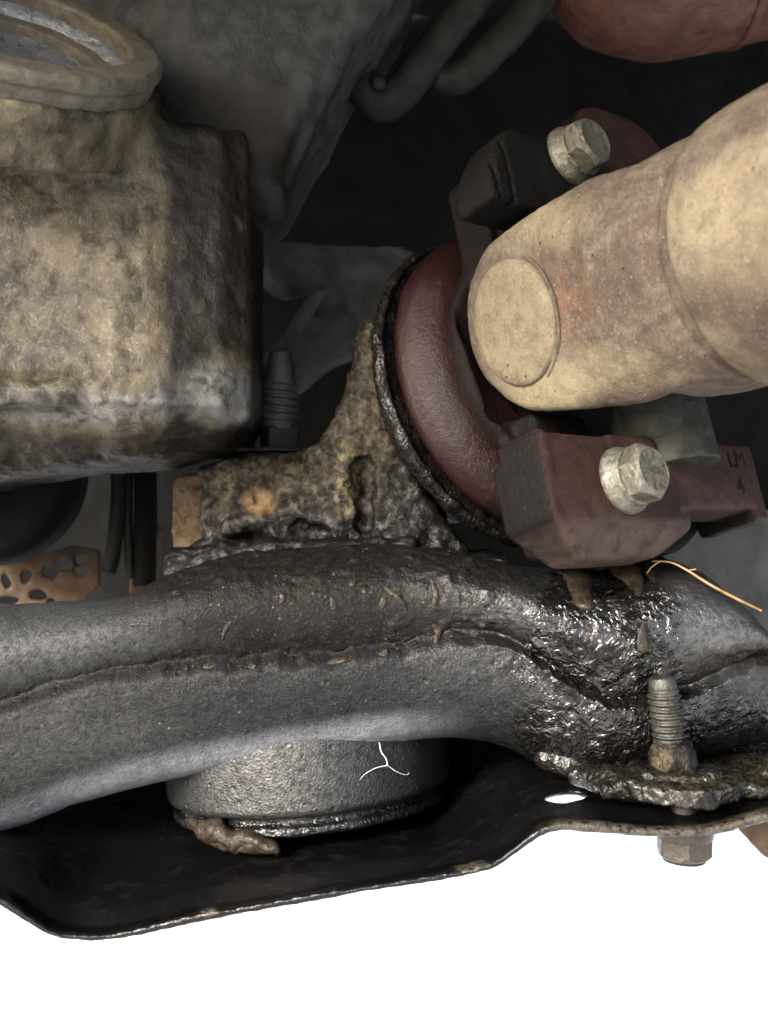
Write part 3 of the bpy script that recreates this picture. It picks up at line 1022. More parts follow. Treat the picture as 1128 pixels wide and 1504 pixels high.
def build_axle():
    root = thing('axle_housing', (560, 860, 200), 'grimy iron axle housing with a tall fin and a wet black seal rim', 'axle housing')
    v = Vol((215, 440, 40), (830, 900, 330), 3.4)
    P = v.P
    fp = Frame((0, 0, 190), (0, 0, 1), (1, 0, 0))
    def pp(L, c):
        return [tuple(at(px, py, c)[:2]) for px, py in L]
    fin = pp([(526, 500), (538, 476), (556, 474), (568, 500), (572, 590), (600, 690), (680, 800), (680, 860), (380, 860), (420, 690), (470, 650), (505, 590), (520, 540)], 170)
    x, y = P[0], P[1]
    d2 = poly2(x + 0 * y, y + 0 * x, fin)
    c0 = 175 + 0 * x
    D = smax(d2, np.abs(P[2] - 165) - 62, 24)
    blk = pp([(292, 690), (330, 672), (440, 664), (600, 680), (640, 800), (640, 870), (230, 870), (262, 815), (296, 790)], 130)
    d3 = poly2(x + 0 * y, y + 0 * x, blk)
    D = smin(D, smax(d3, np.abs(P[2] - 200) - 78, 18), 22)
    for a_, b_, r_ in (((500, 668), (496, 790), 17), ((470, 690), (468, 800), 10), ((560, 690), (600, 800), 16), ((410, 765), (340, 775), 16), ((530, 780), (640, 800), 16)):
        D = smin(D, capsule(P, at(*a_, 124), at(*b_, 112), r_), 12)
    # recess between the ridges
    D = smax(D, -capsule(P, at(533, 690, 118), at(536, 770, 110), 20, 15), 12)
    D = smax(D, -capsule(P, at(440, 780, 105), at(470, 786, 105), 12, 12), 12)
    # oily shelf that meets the crossmember
    D = smin(D, boxf(P, FR0, (225, 822, 60), (760, 890, 320), 18), 20)
    D = smin(D, capsule(P, at(262, 822, 90), at(400, 806, 80), 20, 15), 18)
    D = smin(D, capsule(P, at(400, 806, 80), at(600, 800, 78), 14, 12), 18)
    V, Q = v.mesh(D)
    N = vnormals(V, Q)
    lump = fbm(V, 34, 4, .55, seed=21) * 5.0 + fbm(V, 9, 3, seed=22) * 1.0
    V = V + N * lump[:, None]
    pv = proj(V)
    def pb(cx, cy, rx, ry, s=.5):
        d = np.sqrt(((pv[:, 0] - cx) / rx) ** 2 + ((pv[:, 1] - cy) / ry) ** 2)
        return 1 - sst(d, 1 - s, 1 + s)
    gold = np.clip(pb(510, 720, 16, 55) + pb(330, 710, 14, 35) * .6 + pb(550, 530, 14, 70) * .45 + pb(535, 640, 40, 60) * .3 + pb(470, 690, 60, 30) * .25 + pb(380, 705, 70, 25) * .25, 0, 1)
    rust = pb(380, 737, 22, 18, .5) * .75
    oil = np.clip(sst(pv[:, 1], 752, 785) + pb(620, 740, 70, 80) + pb(440, 780, 70, 25), 0, 1)
    link_mesh('housing_casting', V, Q, M['axle'], root, attrs={'gold': gold, 'rust': rust, 'oil': oil})
    # seal rim round the dust ring
    prof = rounded([(120, -300), (215, -300), (248, -284), (260, -268), (259, -256), (252, -250), (246, -256), (200, -256)], 8, 8)
    V, Q = lathe(FL, prof, 220)
    V = V + vnormals(V, Q) * (fbm(V, 26, 4, seed=31) * 3.2 + fbm(V, 8, 3, seed=32) * 1.2)[:, None]
    link_mesh('seal_rim', V, Q, M['seal'], root, attrs={'dust': np.zeros(len(V))})
    # second raised ring behind it
    prof = rounded([(100, -520), (150, -520), (170, -420), (190, -296), (100, -296)], 10, 8)
    V, Q = lathe(FL, prof, 160)
    V = V + vnormals(V, Q) * (fbm(V, 30, 4, seed=33) * 4)[:, None]
    link_mesh('pinion_nose', V, Q, M['seal'], root, attrs={'dust': np.zeros(len(V))})

build_axle()

# ================================================================ CROSSMEMBER
TOP = [(-400, 930), (-150, 905), (0, 890), (120, 880), (200, 868), (262, 838), (330, 818), (430, 806), (560, 802), (640, 806), (720, 822), (800, 836), (880, 833), (960, 818), (1005, 830), (1050, 862), (1090, 908), (1125, 960), (1160, 985), (1500, 1040)]
SEAM = [(-400, 1120), (-150, 1075), (0, 1045), (60, 1030), (130, 1006), (200, 991), (300, 977), (400, 969), (480, 965), (560, 953), (620, 940), (680, 931), (720, 938), (760, 960), (800, 990), (835, 1014), (870, 1030), (950, 1018), (1030, 988), (1090, 972), (1150, 984), (1500, 1060)]
BOT = [(-400, 1340), (-150, 1270), (0, 1222), (120, 1178), (250, 1142), (400, 1115), (520, 1095), (600, 1085), (690, 1083), (740, 1095), (790, 1120), (840, 1140), (900, 1135), (1000, 1112), (1128, 1088), (1500, 1060)]
cross_V = None
def build_crossmember():
    global cross_V, cross_N
    root = thing('crossmember', (400, 1230, 0), 'thick black crossmember tube with a grimy lapped seam and wet oil on its right bend', 'crossmember')
    st = np.arange(-400, 1500, 3.6)
    tp, sm, bt = interp(st, TOP), interp(st, SEAM), interp(st, BOT)
    # seam sits on the near face: bring its height to modelling space
    Dd = 128 + 22 * np.exp(-((st - 880) / 130.0) ** 2) - 30 * sst(st, 1020, 1250)
    c0 = 0 * st + 60 * sst(st, 1000, 1400)
    smm = 752 + (sm - 752) * (1 - 0.92 * Dd / F)
    jit = fbm(np.stack([st, st * 0, st * 0], 1), 26, 4, 0.6, seed=40)
    smm = smm + jit * 3.2
    nU, nG, nL, nB = 74, 16, 74, 40
    rows = []
    s = np.linspace(0, 1, nU)
    cu = np.sin(math.pi * (0.0 + 0.66 * s ** 0.92)); bu = s ** 1.0
    # rounder top: height fraction
    bu = 1 - np.cos(math.pi / 2 * s) ** 1.0
    bu = 0.35 * s + 0.65 * bu
    cu = np.sin(math.pi * 0.69 * s ** 0.80) ** 0.9
    for i in range(nU):
        rows.append((tp + (smm - 6 - tp) * bu[i], c0 - Dd * cu[i]))
    cs = cu[-1]
    g = np.linspace(0, 1, nG + 1)[1:]
    vall = -0.05 * sst(st, 620, 760) * (1 - sst(st, 960, 1100))      # sharper lap on the right
    for t in g:   # valley, then the rounded shoulder of the lower shell
        dep = cs + vall * math.sin(math.pi * t) + (1.0 - cs) * (t * t * (3 - 2 * t))
        rows.append((smm - 6 + 26 * t ** 1.2 * (1 - .45 * sst(st, 620, 760)), c0 - Dd * dep))
    e_ = 20 - 11.7 * sst(st, 620, 760)
    s = np.linspace(0, 1, nL + 1)[1:]
    lean = 1.0
    for t in s:
        an = math.pi / 2 * t
        cc = lean * (math.cos(an) ** 0.62)
        bb = 0.50 * math.sin(an) + 0.50 * t
        rows.append((smm + e_ + (bt - smm - e_) * bb, c0 - Dd * cc))
    for t in np.linspace(0, 1, nB + 1)[1:-1]:
        an = math.pi * t
        rows.append(((bt + tp) / 2 + (bt - tp) / 2 * np.cos(an), c0 + Dd * math.sin(an)))
    Bm = np.array([r[0] for r in rows]); Cm = np.array([r[1] for r in rows])
    m, n = Bm.shape
    V = np.stack([np.broadcast_to(st, (m, n)), Bm, Cm], -1).transpose(1, 0, 2).reshape(-1, 3)
    Fq = grid_faces(n, m, closev=True)
    Fq = fix_winding(V, Fq)
    N = vnormals(V, Fq)
    pv = proj(V)
    px, py = pv[:, 0], pv[:, 1]
    jit_at = lambda q: np.interp(q, st, jit)
    smp = interp(px, SEAM)
    above = smp - py
    oil = np.clip(pmask(pv, 895, 950, 105, 115, .4) + pmask(pv, 870, 1080, 120, 62, .5) + pmask(pv, 1040, 1060, 110, 60, .5) * .55 + pmask(pv, 800, 980, 70, 30) * .8, 0, 1)
    oil = np.clip(oil + .35 * pmask(pv, 760, 880, 150, 60), 0, 1)
    band = np.exp(-((above - 15) / (19.0 + 8 * jit_at(px))) ** 2) * (.35 + .65 * sst(px, 150, 330))
    topd = sst(-py, -905, -840) * sst(px, 120, 260) * (1 - sst(px, 700, 800) * .4)
    brown = np.clip(band * 1.0 + topd * .9 + np.exp(-((above - 5) / 16.0) ** 2) * .7 + pmask(pv, 440, 880, 250, 75, .5) * .75 * (above > -8), 0, 1)
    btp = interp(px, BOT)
    rim_lit = (1 - sst(btp - py, 6, 52)) * (1 - sst(px, 540, 720)) * (V[:, 2] < 60)  # lower left edge painted pale to stand for light from below
    gloss = np.clip(sst(px, 520, 740) * np.where(above > 0, .95, .45), 0, 1)
    dust = np.clip(pmask(pv, 60, 940, 190, 75, .6) * .62 + sst(-above, 30, 160) * .24 * (1 - sst(px, 550, 760)) + pmask(pv, 1050, 900, 60, 90, .5) * .35
                   + pmask(pv, 80, 1130, 200, 90, .6) * .3 + .05, 0, 1) * (1 - oil)
    band = band * np.clip(.75 + .5 * fbm(V, 30, 2, seed=44), 0, 1.2)
    rough = fbm(V, 60, 3, seed=41) * 1.6 + fbm(V, 8, 3, seed=42) * (0.28 + 1.0 * band + 0.9 * oil + .5 * topd)
    rough = rough + np.maximum(fbm(V, 18, 3, 0.6, seed=43), 0) * (4.5 * band + 3.5 * topd + 2.5 * oil) * (above > -4)
    rough = np.where(V[:, 2] > 20, 0, rough)
    V = V + N * rough[:, None]
    link_mesh('tube_shell', V, Fq, M['paint'], root, attrs={'oil': oil, 'dust': dust, 'brown': brown, 'gloss': gloss, 'rim_light': rim_lit * .9})
    front = V[:, 2] < 30
    cross_V, cross_N = V[front], vnormals(V, Fq)[front]
    return root
crossm = build_crossmember()
cross_P = proj(cross_V)
def on_tube(px, py, lift=0.0):
    d = (cross_P[:, 0] - px) ** 2 + (cross_P[:, 1] - py) ** 2
    cand = np.where(d < 30)[0]
    if len(cand) == 0: cand = np.argsort(d)[:6]
    i = cand[np.argmin(cross_V[cand, 2])]
    return cross_V[i] + cross_N[i] * lift

def drip(L, rad, parent=None, mat=None, name='grease_drip', flat=0.3):
    """a raised run of grease that lies on the tube: L picture positions from top to bottom"""
    pts = np.array([on_tube(px, py, 0.6) for px, py in L])
    path = catmull(pts, 7) if len(pts) > 2 else np.array([pts[0] + (pts[-1] - pts[0]) * t for t in np.linspace(0, 1, 12)])
    n = len(path)
    rad = np.interp(np.linspace(0, 1, n), np.linspace(0, 1, len(rad)), rad)
    if rad.max() < 9: rad = rad * .85 * (1 + .25 * fbm(path, 6, 2, seed=57))
    t = np.linspace(0, 1, n)
    env = np.sqrt(np.clip(1 - (2 * t - 1) ** 4, 0.02, 1))
    V, Fl = sweep(path, rad * env, 14)
    N = np.array([on_n(p) for p in path[:1]])[0]
    # flatten towards the surface and roughen
    cen = np.repeat(path, 14, axis=0); cen = np.vstack([cen, path[:1], path[-1:]])
    off = V - cen
    off = off - np.outer(off @ N, N) * (1 - flat)
    V = cen + off
    V = V + (fbm(V, 9, 2, seed=51) * 1.1)[:, None] * N
    link_mesh(name, V, Fl, mat or M['grease'], parent or crossm)
def on_n(p):
    i = np.argmin(((cross_V - p) ** 2).sum(1))
    return cross_N[i]

for L, r in [
    ([(409, 868), (414, 874), (410, 884)], (3, 4.5, 2.5)),
    ([(487, 872), (489, 884), (490, 902)], (3, 5, 6)),
    ([(516, 852), (524, 855)], (7, 6)),
    ([(530, 863), (534, 867)], (4, 4)),
    ([(560, 850), (572, 862), (588, 872), (596, 888), (597, 902)], (2.5, 4.5, 6, 4.5, 4)),
    ([(564, 872), (565, 896)], (3.5, 6)),
    ([(634, 850), (635, 870), (635, 893)], (4, 4, 6.5)),
    ([(661, 857), (668, 870), (676, 890)], (5.5, 4.5, 3)),
    ([(694, 858), (698, 862)], (4, 3)),
    ([(730, 862), (738, 872)], (4, 3)),
    ([(637, 920), (641, 930), (638, 942)], (5, 6.5, 5)),
    ([(556, 953), (568, 955)], (7, 8)),
    ([(600, 952), (604, 957)], (5, 4)),
    ([(476, 971), (494, 968), (508, 966)], (5, 6, 5)),
    ([(300, 974), (316, 972)], (6, 6)),
    ([(334, 974), (338, 974)], (4, 4)),
    ([(366, 974), (377, 972)], (4, 4.5)),
    ([(270, 976), (276, 978)], (4, 3)),
    ([(344, 908), (336, 925), (328, 944)], (2, 3, 2)),
    ([(188, 914), (205, 911), (222, 914)], (3, 2.5, 2)),
    ([(262, 914), (272, 922)], (3, 3)),
    ([(745, 880), (752, 886)], (3, 2.5)),
    ([(758, 892), (762, 900)], (4, 3)),
]:
    drip(L, r)
# the long wet runs below the flange
drip([(838, 826), (846, 848), (852, 868), (860, 886), (866, 892)], (24, 20, 14, 15, 8), flat=.22)
drip([(824, 836), (836, 842)], (10, 8), flat=.3)
drip([(850, 832), (880, 830), (900, 828), (925, 834)], (12, 11, 11, 12), flat=.25)
drip([(905, 826), (922, 836), (934, 852), (941, 872)], (14, 19, 13, 7), flat=.22)
drip([(950, 826), (958, 838), (960, 852)], (6, 7, 4), flat=.35)
drip([(943, 914), (944, 935), (949, 955)], (5, 7, 12), flat=.4)
drip([(862, 912), (864, 928)], (4, 5), flat=.5)
drip([(890, 824), (897, 812)], (3, 2), flat=.7)

# ---- bushing sleeve under the tube ------------------------------------
BF = Frame((448, 1212, 125), (0.075, 0.995, -0.06), (1, 0, 0))     # z points down
bush = thing('bushing_sleeve', (448, 1222, 125), 'round black bushing can hanging below the crossmember with brown grease on its lower lip', 'bushing')
def build_bushing():
    V, Q = lathe(BF, rounded([(0.01, -220), (222, -220), (224, -120), (224, -34), (220, -27), (206, -24), (204, -18), (206, -13), (214, -11), (215, -2), (211, 2), (180, 4), (0.01, 4)], 4, 4), 200)
    # denser walls for the roughness
    V = V + vnormals(V, Q) * (fbm(V, 60, 2, seed=61) * 1.2)[:, None]
    pv = proj(V)
    link_mesh('sleeve_wall', V, Q, M['can'], bush, attrs={'oil': sst(BF.loc(V.T)[2], -26, -16) * .6, 'dust': pmask(pv, 400, 1150, 130, 90, .7) * .3, 'brown': np.zeros(len(V))})
    th = np.linspace(R(-200), R(-95), 60)
    def ringpt(th, r, z): return BF.pts(np.stack([r * np.cos(th), r * np.sin(th), z + 0 * th], 1))
build_bushing()

def on_bush(px, py, lift=0):
    """point of the sleeve wall seen at px,py"""
    d = np.array([(px - 564) / F, (py - 752) / F, 1.0]); e = np.array([564.0, 752.0, -F])
    lo = None
    for t in np.linspace(F - 250, F + 260, 2000):
        q = e + d * t
        l = BF.loc(q)
        if math.hypot(l[0], l[1]) < 224 + lift:
            return q
    return e + d * (F + 120)

def grease_run(L, rad, parent, name='grease_smear', flat=.6, seed=71):
    pts = np.array([on_bush(px, py, 2) for px, py in L])
    path = catmull(pts, 10); n = len(path)
    r = np.interp(np.linspace(0, 1, n), np.linspace(0, 1, len(rad)), rad)
    t = np.linspace(0, 1, n); r = r * np.sqrt(np.clip(1 - (2 * t - 1) ** 6, 0.03, 1))
    V, Fl = sweep(path, r, 20)
    cen = np.vstack([np.repeat(path, 20, axis=0), path[:1], path[-1:]])
    V = cen + (V - cen) * (1 + fbm(V, 22, 3, seed=seed) * .4)[:, None]
    link_mesh(name, V, Fl, M['grease'], parent)
grease_run([(273, 1204), (300, 1216), (335, 1228), (372, 1238), (402, 1246), (407, 1256)], (6, 13, 14, 12, 9, 6), bush)
grease_run([(285, 1216), (320, 1236), (360, 1246), (400, 1250)], (5, 8, 8, 5), bush, seed=75)

# ---- lint thread ------------------------------------------------------
def lint():
    f = lambda L: catmull(np.array([on_bush(px, py, 3) for px, py in L]), 6)
    br = [f([(557, 1090), (560, 1104), (567, 1114), (569, 1124)]), f([(569, 1124), (552, 1128), (536, 1137), (528, 1146)]), f([(569, 1124), (582, 1133), (596, 1138), (601, 1135)])]
    Vs, Fs, n = [], [], 0
    for i, p in enumerate(br):
        V, Fl = sweep(p, np.linspace(1.0, 0.9, len(p)) if i == 0 else np.linspace(.8, .3, len(p)), 6)
        Vs.append(V); Fs += [tuple(int(x) + n for x in f_) for f_ in Fl]; n += len(V)
    o = link_mesh('lint_thread', np.vstack(Vs), Fs, M['lint'])
    tag(o, 'thin white forked thread stuck to the black bushing can', 'thread')
lint()

# ================================================================ SKID PLATE
RIM = [(-400, 1190), (-150, 1262), (-60, 1288), (0, 1318), (40, 1345), (75, 1366), (110, 1372), (300, 1341), (500, 1305), (640, 1282), (700, 1270), (725, 1262), (760, 1238), (790, 1216), (815, 1207), (860, 1207), (960, 1215), (1050, 1212), (1128, 1192), (1300, 1180)]
def build_plate():
    root = thing('lower_plate', (500, 1268, 0), 'glossy black pressed steel plate with an oval slot below the crossmember', 'plate')
    cn = -240.0
    v = Vol((-200, 900, -260), (1180, 1290, 520), 4.4)
    a = v.P[0][:, 0, 0]
    k = 1 + cn / F
    pxs = 564 + (a - 564) / k
    rim = 752 + (interp(pxs, RIM) - 752) * k                    # height of the near rim
    aa = v.P[0]; bb = v.P[1]; cc = v.P[2]
    rimv = rim[:, None, None].astype(np.float32)
    # floor falls away from the rim to a flatter pan
    back = np.interp(a, [-200, 640, 760, 1200], [1236, 1228, 1128, 1120])[:, None, None]
    t = np.clip((cc - cn) / 420.0, 0, 1); t = t * t * (3 - 2 * t)
    h = rimv * (1 - t) + back * t
    h = h + 7 * np.clip(1 - np.abs(cc - cn - 40) / 40, 0, 1)      # shallow gutter behind the rim
    h = h - 190 * sst(cc, 190, 470)
    slope = np.sqrt(1 + (190 * 1.5 / 280 * (cc > 190) * (cc < 470)) ** 2 + np.gradient(rim, a)[:, None, None] ** 2)
    th = 5.0
    sheet = np.abs(bb - th - h) / slope - th
    # outline: straight near edge, rounded right end round the bolt
    cnear = cn + 0 * aa
    edge = -(cc - (cn - 3 + 6 * np.sin(aa / 170)))
    edge = smax(edge, aa - 1108, 60)
    D = smax(sheet, edge, 4)
    D = smax(D, cc - 490, 4)
    slot = np.sqrt(((aa - 808) / 29.0) ** 2 + ((cc + 128 - (aa - 808) * .4) / 25.0) ** 2) * 29 - 29
    D = smax(D, -slot, 3)
    V, Q = v.mesh(D)
    V = V + vnormals(V, Q) * (fbm(V, 70, 3, seed=81) * 1.6)[:, None]
    pv = proj(V)
    edge = 1 - sst(V[:, 2], cn + 6, cn + 30)
    worn = edge * (sst(pv[:, 0], 770, 850) * .7) + pmask(pv, 690, 1270, 22, 10) * edge + pmask(pv, 305, 1336, 10, 8) * edge
    link_mesh('pressed_plate', V, Q, M['plate'], root, attrs={'worn': np.clip(worn, 0, 1)})
    # upturned flange behind it, under the tube
    return root
plate = build_plate()

# ---- oily mounting pad on the plate --------------------------------------
STUD_C = -165.0
def build_mount():
    root = thing('mounting_pad', (980, 1120, -120), 'lumpy grease covered mounting pad clamped between crossmember and black plate', 'mounting pad')
    v = Vol((770, 1020, -270), (1240, 1140, 90), 2.8)
    P = v.P
    D = boxf(P, FR0, (838, 1098, -200), (1190, 1117, 60), 7)
    sf = Frame(at(990, 1135, STUD_C), (0, 1, 0), (1, 0, 0))
    cx, cz = sf.o[0], sf.o[2]
    disc = np.sqrt((P[0] - cx) ** 2 + (P[2] - cz) ** 2) - 84
    D = smin(D, smax(disc, np.abs(P[1] - 1103) - 12, 6), 8)
    D = smin(D, smax(disc + 28, np.abs(P[1] - 1088) - 5, 4), 4)
    D = smin(D, capsule(P, (1085, 1098, -150), (1150, 1085, -120), 24, 22), 20)
    D = smin(D, capsule(P, (830, 1108, -120), (880, 1104, -180), 15, 18), 18)
    D = smin(D, capsule(P, (790, 1092, -80), (850, 1100, -90), 16, 22), 24)
    V, Q = v.mesh(D)
    V = V + vnormals(V, Q) * (fbm(V, 30, 4, seed=91) * 3.0 + fbm(V, 9, 3, seed=92) * 1.6)[:, None]
    pv = proj(V)
    link_mesh('pad_body', V, Q, M['tar'], root, attrs={'dust': np.clip(pmask(pv, 1000, 1150, 60, 20) * .3 + pmask(pv, 1090, 1140, 40, 30) * .2, 0, 1)})
    return root
build_mount()

def threaded(fr, r, z0, z1, pitch, depth, taper=0.0, seg=48, tip=0.0):
    n = int((z1 - z0) / pitch * 12)
    z = np.linspace(z0, z1, n)
    prof = [(0.01, z0)] + [(r, zz) for zz in z] + [(0.01, z1)]
    def rf(T, rr, zz):
        ph = (zz / pitch + T / (2 * math.pi)) % 1.0
        tri = np.abs(ph - 0.5) * 2
        tri = np.clip(tri * 1.25, 0, 1) ** 1.3
        fade = sst(zz, z0, z0 + pitch * 1.2) * (1 - sst(zz, z1 - pitch * (1.0 + tip), z1 - pitch * tip + .01))
        side = rr > 1
        out = rr - depth * (tri * fade + (1 - fade) * .9) - taper * sst(zz, z1 - pitch * (2 + tip), z1)
        return np.where(side, out, rr), zz
    return lathe(fr, prof, seg, rf)

def build_stud():
    top = at(972, 998, STUD_C); base = at(990, 1135, STUD_C)
    ax = nrm(top - base)
    fr = Frame(base, ax, (1, 0, 0))
    Ln = np.linalg.norm(top - base)
    root = thing('mounting_bolt', tuple(at(1005, 1262, STUD_C)), 'upright threaded bolt through the black plate with a rusty hex head below', 'bolt')
    V, Q = threaded(fr, 22, 30, Ln - 12, 8.6, 3.4, 0, 48)
    link_mesh('threaded_shank', V, Q, M['stud'], root)
    V, Q = lathe(fr, rounded([(0.01, Ln - 16), (18, Ln - 16), (18.5, Ln - 8), (16, Ln + 3), (13, Ln + 4.5), (0.01, Ln + 3)], 2, 4), 40)
    link_mesh('dog_point', V, Q, M['stud'], root)
    # collar nut caked with grease
    V, Q = lathe(fr, smooth_prof(rounded([(0.01, -8), (30, -8), (31, 6), (29, 34), (24, 42), (0.01, 44)], 5, 5), 4), 64, lambda T, r, z: (np.where(r > 5, r * (1 + .035 * np.cos(6 * T)), r), z))
    V = V + vnormals(V, Q) * (fbm(V, 16, 4, seed=95) * 2.6 + fbm(V, 6, 2, seed=96) * .9)[:, None]
    link_mesh('collar_nut', V, Q, M['axle'], root, attrs={'gold': pmask(proj(V), 975, 1115, 16, 20) * .8, 'rust': np.zeros(len(V)), 'oil': pmask(proj(V), 1005, 1110, 22, 40) * .8})
    hb = at(1005, 1262, STUD_C)
    hf = Frame((hb[0], 1156, STUD_C), (0, 1, 0), (1, 0, 0))
    hex_bolt(root, hf, 32, hb[1] - 1156, 40, 'hex_head', M['rustnut'], marks=False, label='rusty brown hex head', phase=.42)
build_stud()

# ---- straw -------------------------------------------------------------
def straw():
    L = [(958, 824), (985, 826), (1010, 838), (1040, 857), (1075, 876), (1118, 897)]
    pts = [at(x, y, c) for (x, y), c in zip(L, (-92, -104, -118, -126, -122, -112))]
    p = catmull(pts, 8)
    V, Fl = sweep(p, np.interp(np.linspace(0, 1, len(p)), [0, .25, .8, 1], [.9, 1.5, 2.1, 1.7]), 8)
    Vs = [V]; Fs = list(Fl); n = len(V)
    for q in ([(970, 824), (958, 832), (950, 842)], [(1010, 838), (1022, 836)]):
        p2 = catmull([at(x, y, -100) for x, y in q] if len(q) > 2 else [at(*q[0], -118), at((q[0][0] + q[1][0]) / 2, (q[0][1] + q[1][1]) / 2, -118), at(*q[1], -118)], 5)
        V2, F2 = sweep(p2, 1.1, 6)
        Vs.append(V2); Fs += [tuple(int(x) + n for x in f) for f in F2]; n += len(V2)
    o = link_mesh('straw_stem', np.vstack(Vs), Fs, M['straw'])
    tag(o, 'dry golden grass stem lying across the right bend of the crossmember', 'straw')
straw()

# ================================================================ GEARBOX CASTING
def build_gearbox():
    root = thing('gearbox_housing', (150, 700, 100), 'large dusty cast gearbox case with a round port at its upper left', 'gearbox housing')
    c0 = -60.0
    v = Vol((-230, -120, -330), (430, 790, 300), 4.5)
    RF = Frame(at(16, 24, -140), (0.327, -0.757, -0.557), (0.94, 0.26, 0.1))
    P = v.P
    k = lambda px, py: at(px, py, -20)
    x, y, z = P
    # right wall runs back; bottom edge turned under
    outline = [tuple(k(*p)[:2]) for p in [(-400, 150), (250, 150), (262, 165), (352, 172), (366, 200), (368, 540), (364, 610), (345, 650), (318, 668), (200, 690), (60, 704), (-400, 770)]]
    d2 = poly2(x + 0 * y, y + 0 * x, outline)
    # front surface: pillar in the middle-left, falling back to the right
    fx = np.interp(x[:, 0, 0], [-400, -60, 60, 150, 190, 235, 270, 330, 372], [-74, -78, -68, -76, -92, -84, -66, -44, -14])[:, None, None]
    fy = np.interp(y[0, :, 0], [100, 500, 560, 600, 640, 700, 780], [10, 4, -6, -2, 38, 92, 170])[None, :, None]
    D = smax(d2 + 14, (fx + fy) - z, 34)
    D = smax(D, z - 260, 20)
    # notch at the upper right, rib along the right edge
    D = smax(D, -boxf(P, FR0, (232, 60, -200), (306, 196, -20), 16), 14)
    D = smin(D, capsule(P, k(350, 190) + (0, 0, 34), k(350, 600) + (0, 0, 30), 10), 30)
    D = smin(D, capsule(P, (-300, 590, -76), (120, 584, -80), 16), 30)
    D = smin(D, cyl(P, RF, 203, -125, -40, 8), 34)
    D = smax(D, -cyl(P, RF, 160, -100, 100, 3), 4)
    V, Q = v.mesh(D)
    N = vnormals(V, Q)
    V = V + N * (fbm(V, 90, 3, seed=101) * 4 + fbm(V, 26, 4, .5, seed=102) * 1.8 + fbm(V, 8, 2, seed=103) * .4)[:, None]
    pv = proj(V)
    grime_shade = np.clip(sst(pv[:, 1], 615, 650) * .9 + sst(pv[:, 0], 225, 268) * 1.15 * (1 - pmask(pv, 330, 580, 60, 60) * .9) + pmask(pv, 30, 400, 130, 190, .8) * .42 + pmask(pv, 270, 160, 50, 60), 0, 1)  # shade of the right side and the notch painted in with the grime
    bare = np.clip(pmask(pv, 290, 570, 60, 45, .6) * .7 + pmask(pv, 345, 595, 30, 40) + pmask(pv, 120, 600, 200, 24, .6) * .7, 0, 1)
    link_mesh('case_wall', V, Q, M['cast'], root, attrs={'grime_shade': grime_shade, 'bare': bare})
    # port: ring facing forward and up with a plug inside
    V, Q = lathe(RF, rounded([(120, -90), (120, -40), (150, -36), (158, -30), (155, -4), (160, 0), (196, 0), (203, -5), (204, -18), (198, -23), (198, -32), (190, -60)], 3, 4), 120)
    V = V + vnormals(V, Q) * (fbm(V, 40, 3, seed=111) * 1.0)[:, None]
    link_mesh('port_ring', V, Q, M['ring'], root)
    V, Q = lathe(RF, rounded([(0.01, -62), (95, -62), (128, -54), (146, -30), (160, -22), (160, -60), (0.01, -66)], 14, 8), 100)
    V = V + vnormals(V, Q) * (fbm(V, 26, 3, seed=112) * 2.0)[:, None]
    link_mesh('port_plug', V, Q, M['bare'], root)
    # bell-shaped part behind
    v = Vol((-350, -330, 20), (760, 420, 420), 6.5)
    P = v.P; x, y, z = P
    cb = 150
    ol = [tuple(at(*p, cb)[:2]) for p in [(-400, -300), (660, -300), (640, -120), (596, -5), (560, 45), (522, 82), (508, 112), (475, 180), (440, 232), (415, 290), (385, 322), (352, 345), (-400, 345)]]
    d2 = poly2(x + 0 * y, y + 0 * x, ol)
    bulge = 60 + 60 * np.clip(((x - 330) / 260.0), -1, 1) ** 2 + 40 * np.clip((y - 40) / 260, -1, 1) ** 2 + 20 * np.cos(x / 70.0) * np.cos(y / 90.0)
    D = smax(d2 + 8, bulge - z, 46)
    D = smax(D, z - 380, 20)
    D = smin(D, capsule(P, at(350, 170, 110), at(400, 300, 120), 22, 26), 30)
    D = smin(D, capsule(P, at(365, 208, 90), at(410, 212, 90), 14, 12), 14)
    D = smin(D, capsule(P, at(370, 262, 95), at(405, 286, 95), 16, 14), 14)
    D = smin(D, capsule(P, at(500, 80, 130), at(420, 270, 130), 9, 9), 18)
    V, Q = v.mesh(D)
    V = V + vnormals(V, Q) * (fbm(V, 60, 3, seed=121) * 3)[:, None]
    pv = proj(V)
    link_mesh('bell_housing', V, Q, M['bell'], root, attrs={'grime_shade': np.clip(pmask(pv, 370, 240, 70, 110) + pmask(pv, 270, 160, 70, 50), 0, 1)})  # grime, plus the notch's shadow put into the colour
build_gearbox()

# ================================================================ BEHIND: dim hardware
def build_rods():
    for k_, (L, r, lab) in enumerate((
        ([(720, -90), (700, -10), (640, 70), (590, 135), (560, 152), (532, 132), (520, 96), (506, 70)], 25, 'dark curved link rod with a hooked end, nearer the gearbox bell'),
        ([(860, -110), (800, -10), (740, 55), (690, 105), (655, 118), (640, 100)], 23, 'dark straight link rod just right of the hooked rod'))):
        p = catmull([at(x, y, 300 + 25 * k_) for x, y in L], 8)
        V, Fl = sweep(p, np.interp(np.linspace(0, 1, len(p)), [0, .7, 1], [r * 1.15, r, r * .9]) * 1.2, 24)
        V = V + (fbm(V, 40, 2, seed=131) * 1.5)[:, None]
        o = link_mesh('link_rod', V, Fl, M['greyrod'])
        tag(o, lab, 'rod', 'link rods under the floor pan')
        if k_ == 0:
            f = Frame(at(556, 122, 265), (0, 0, -1), (1, 0, 0))
            V, Q = lathe(f, rounded([(0.01, -20), (13, -20), (13, 2), (9, 6), (0.01, 7)], 3, 4), 32)
            b_ = link_mesh('rivet', V, Q, M['greyrod']); reparent(b_, o)
build_rods()

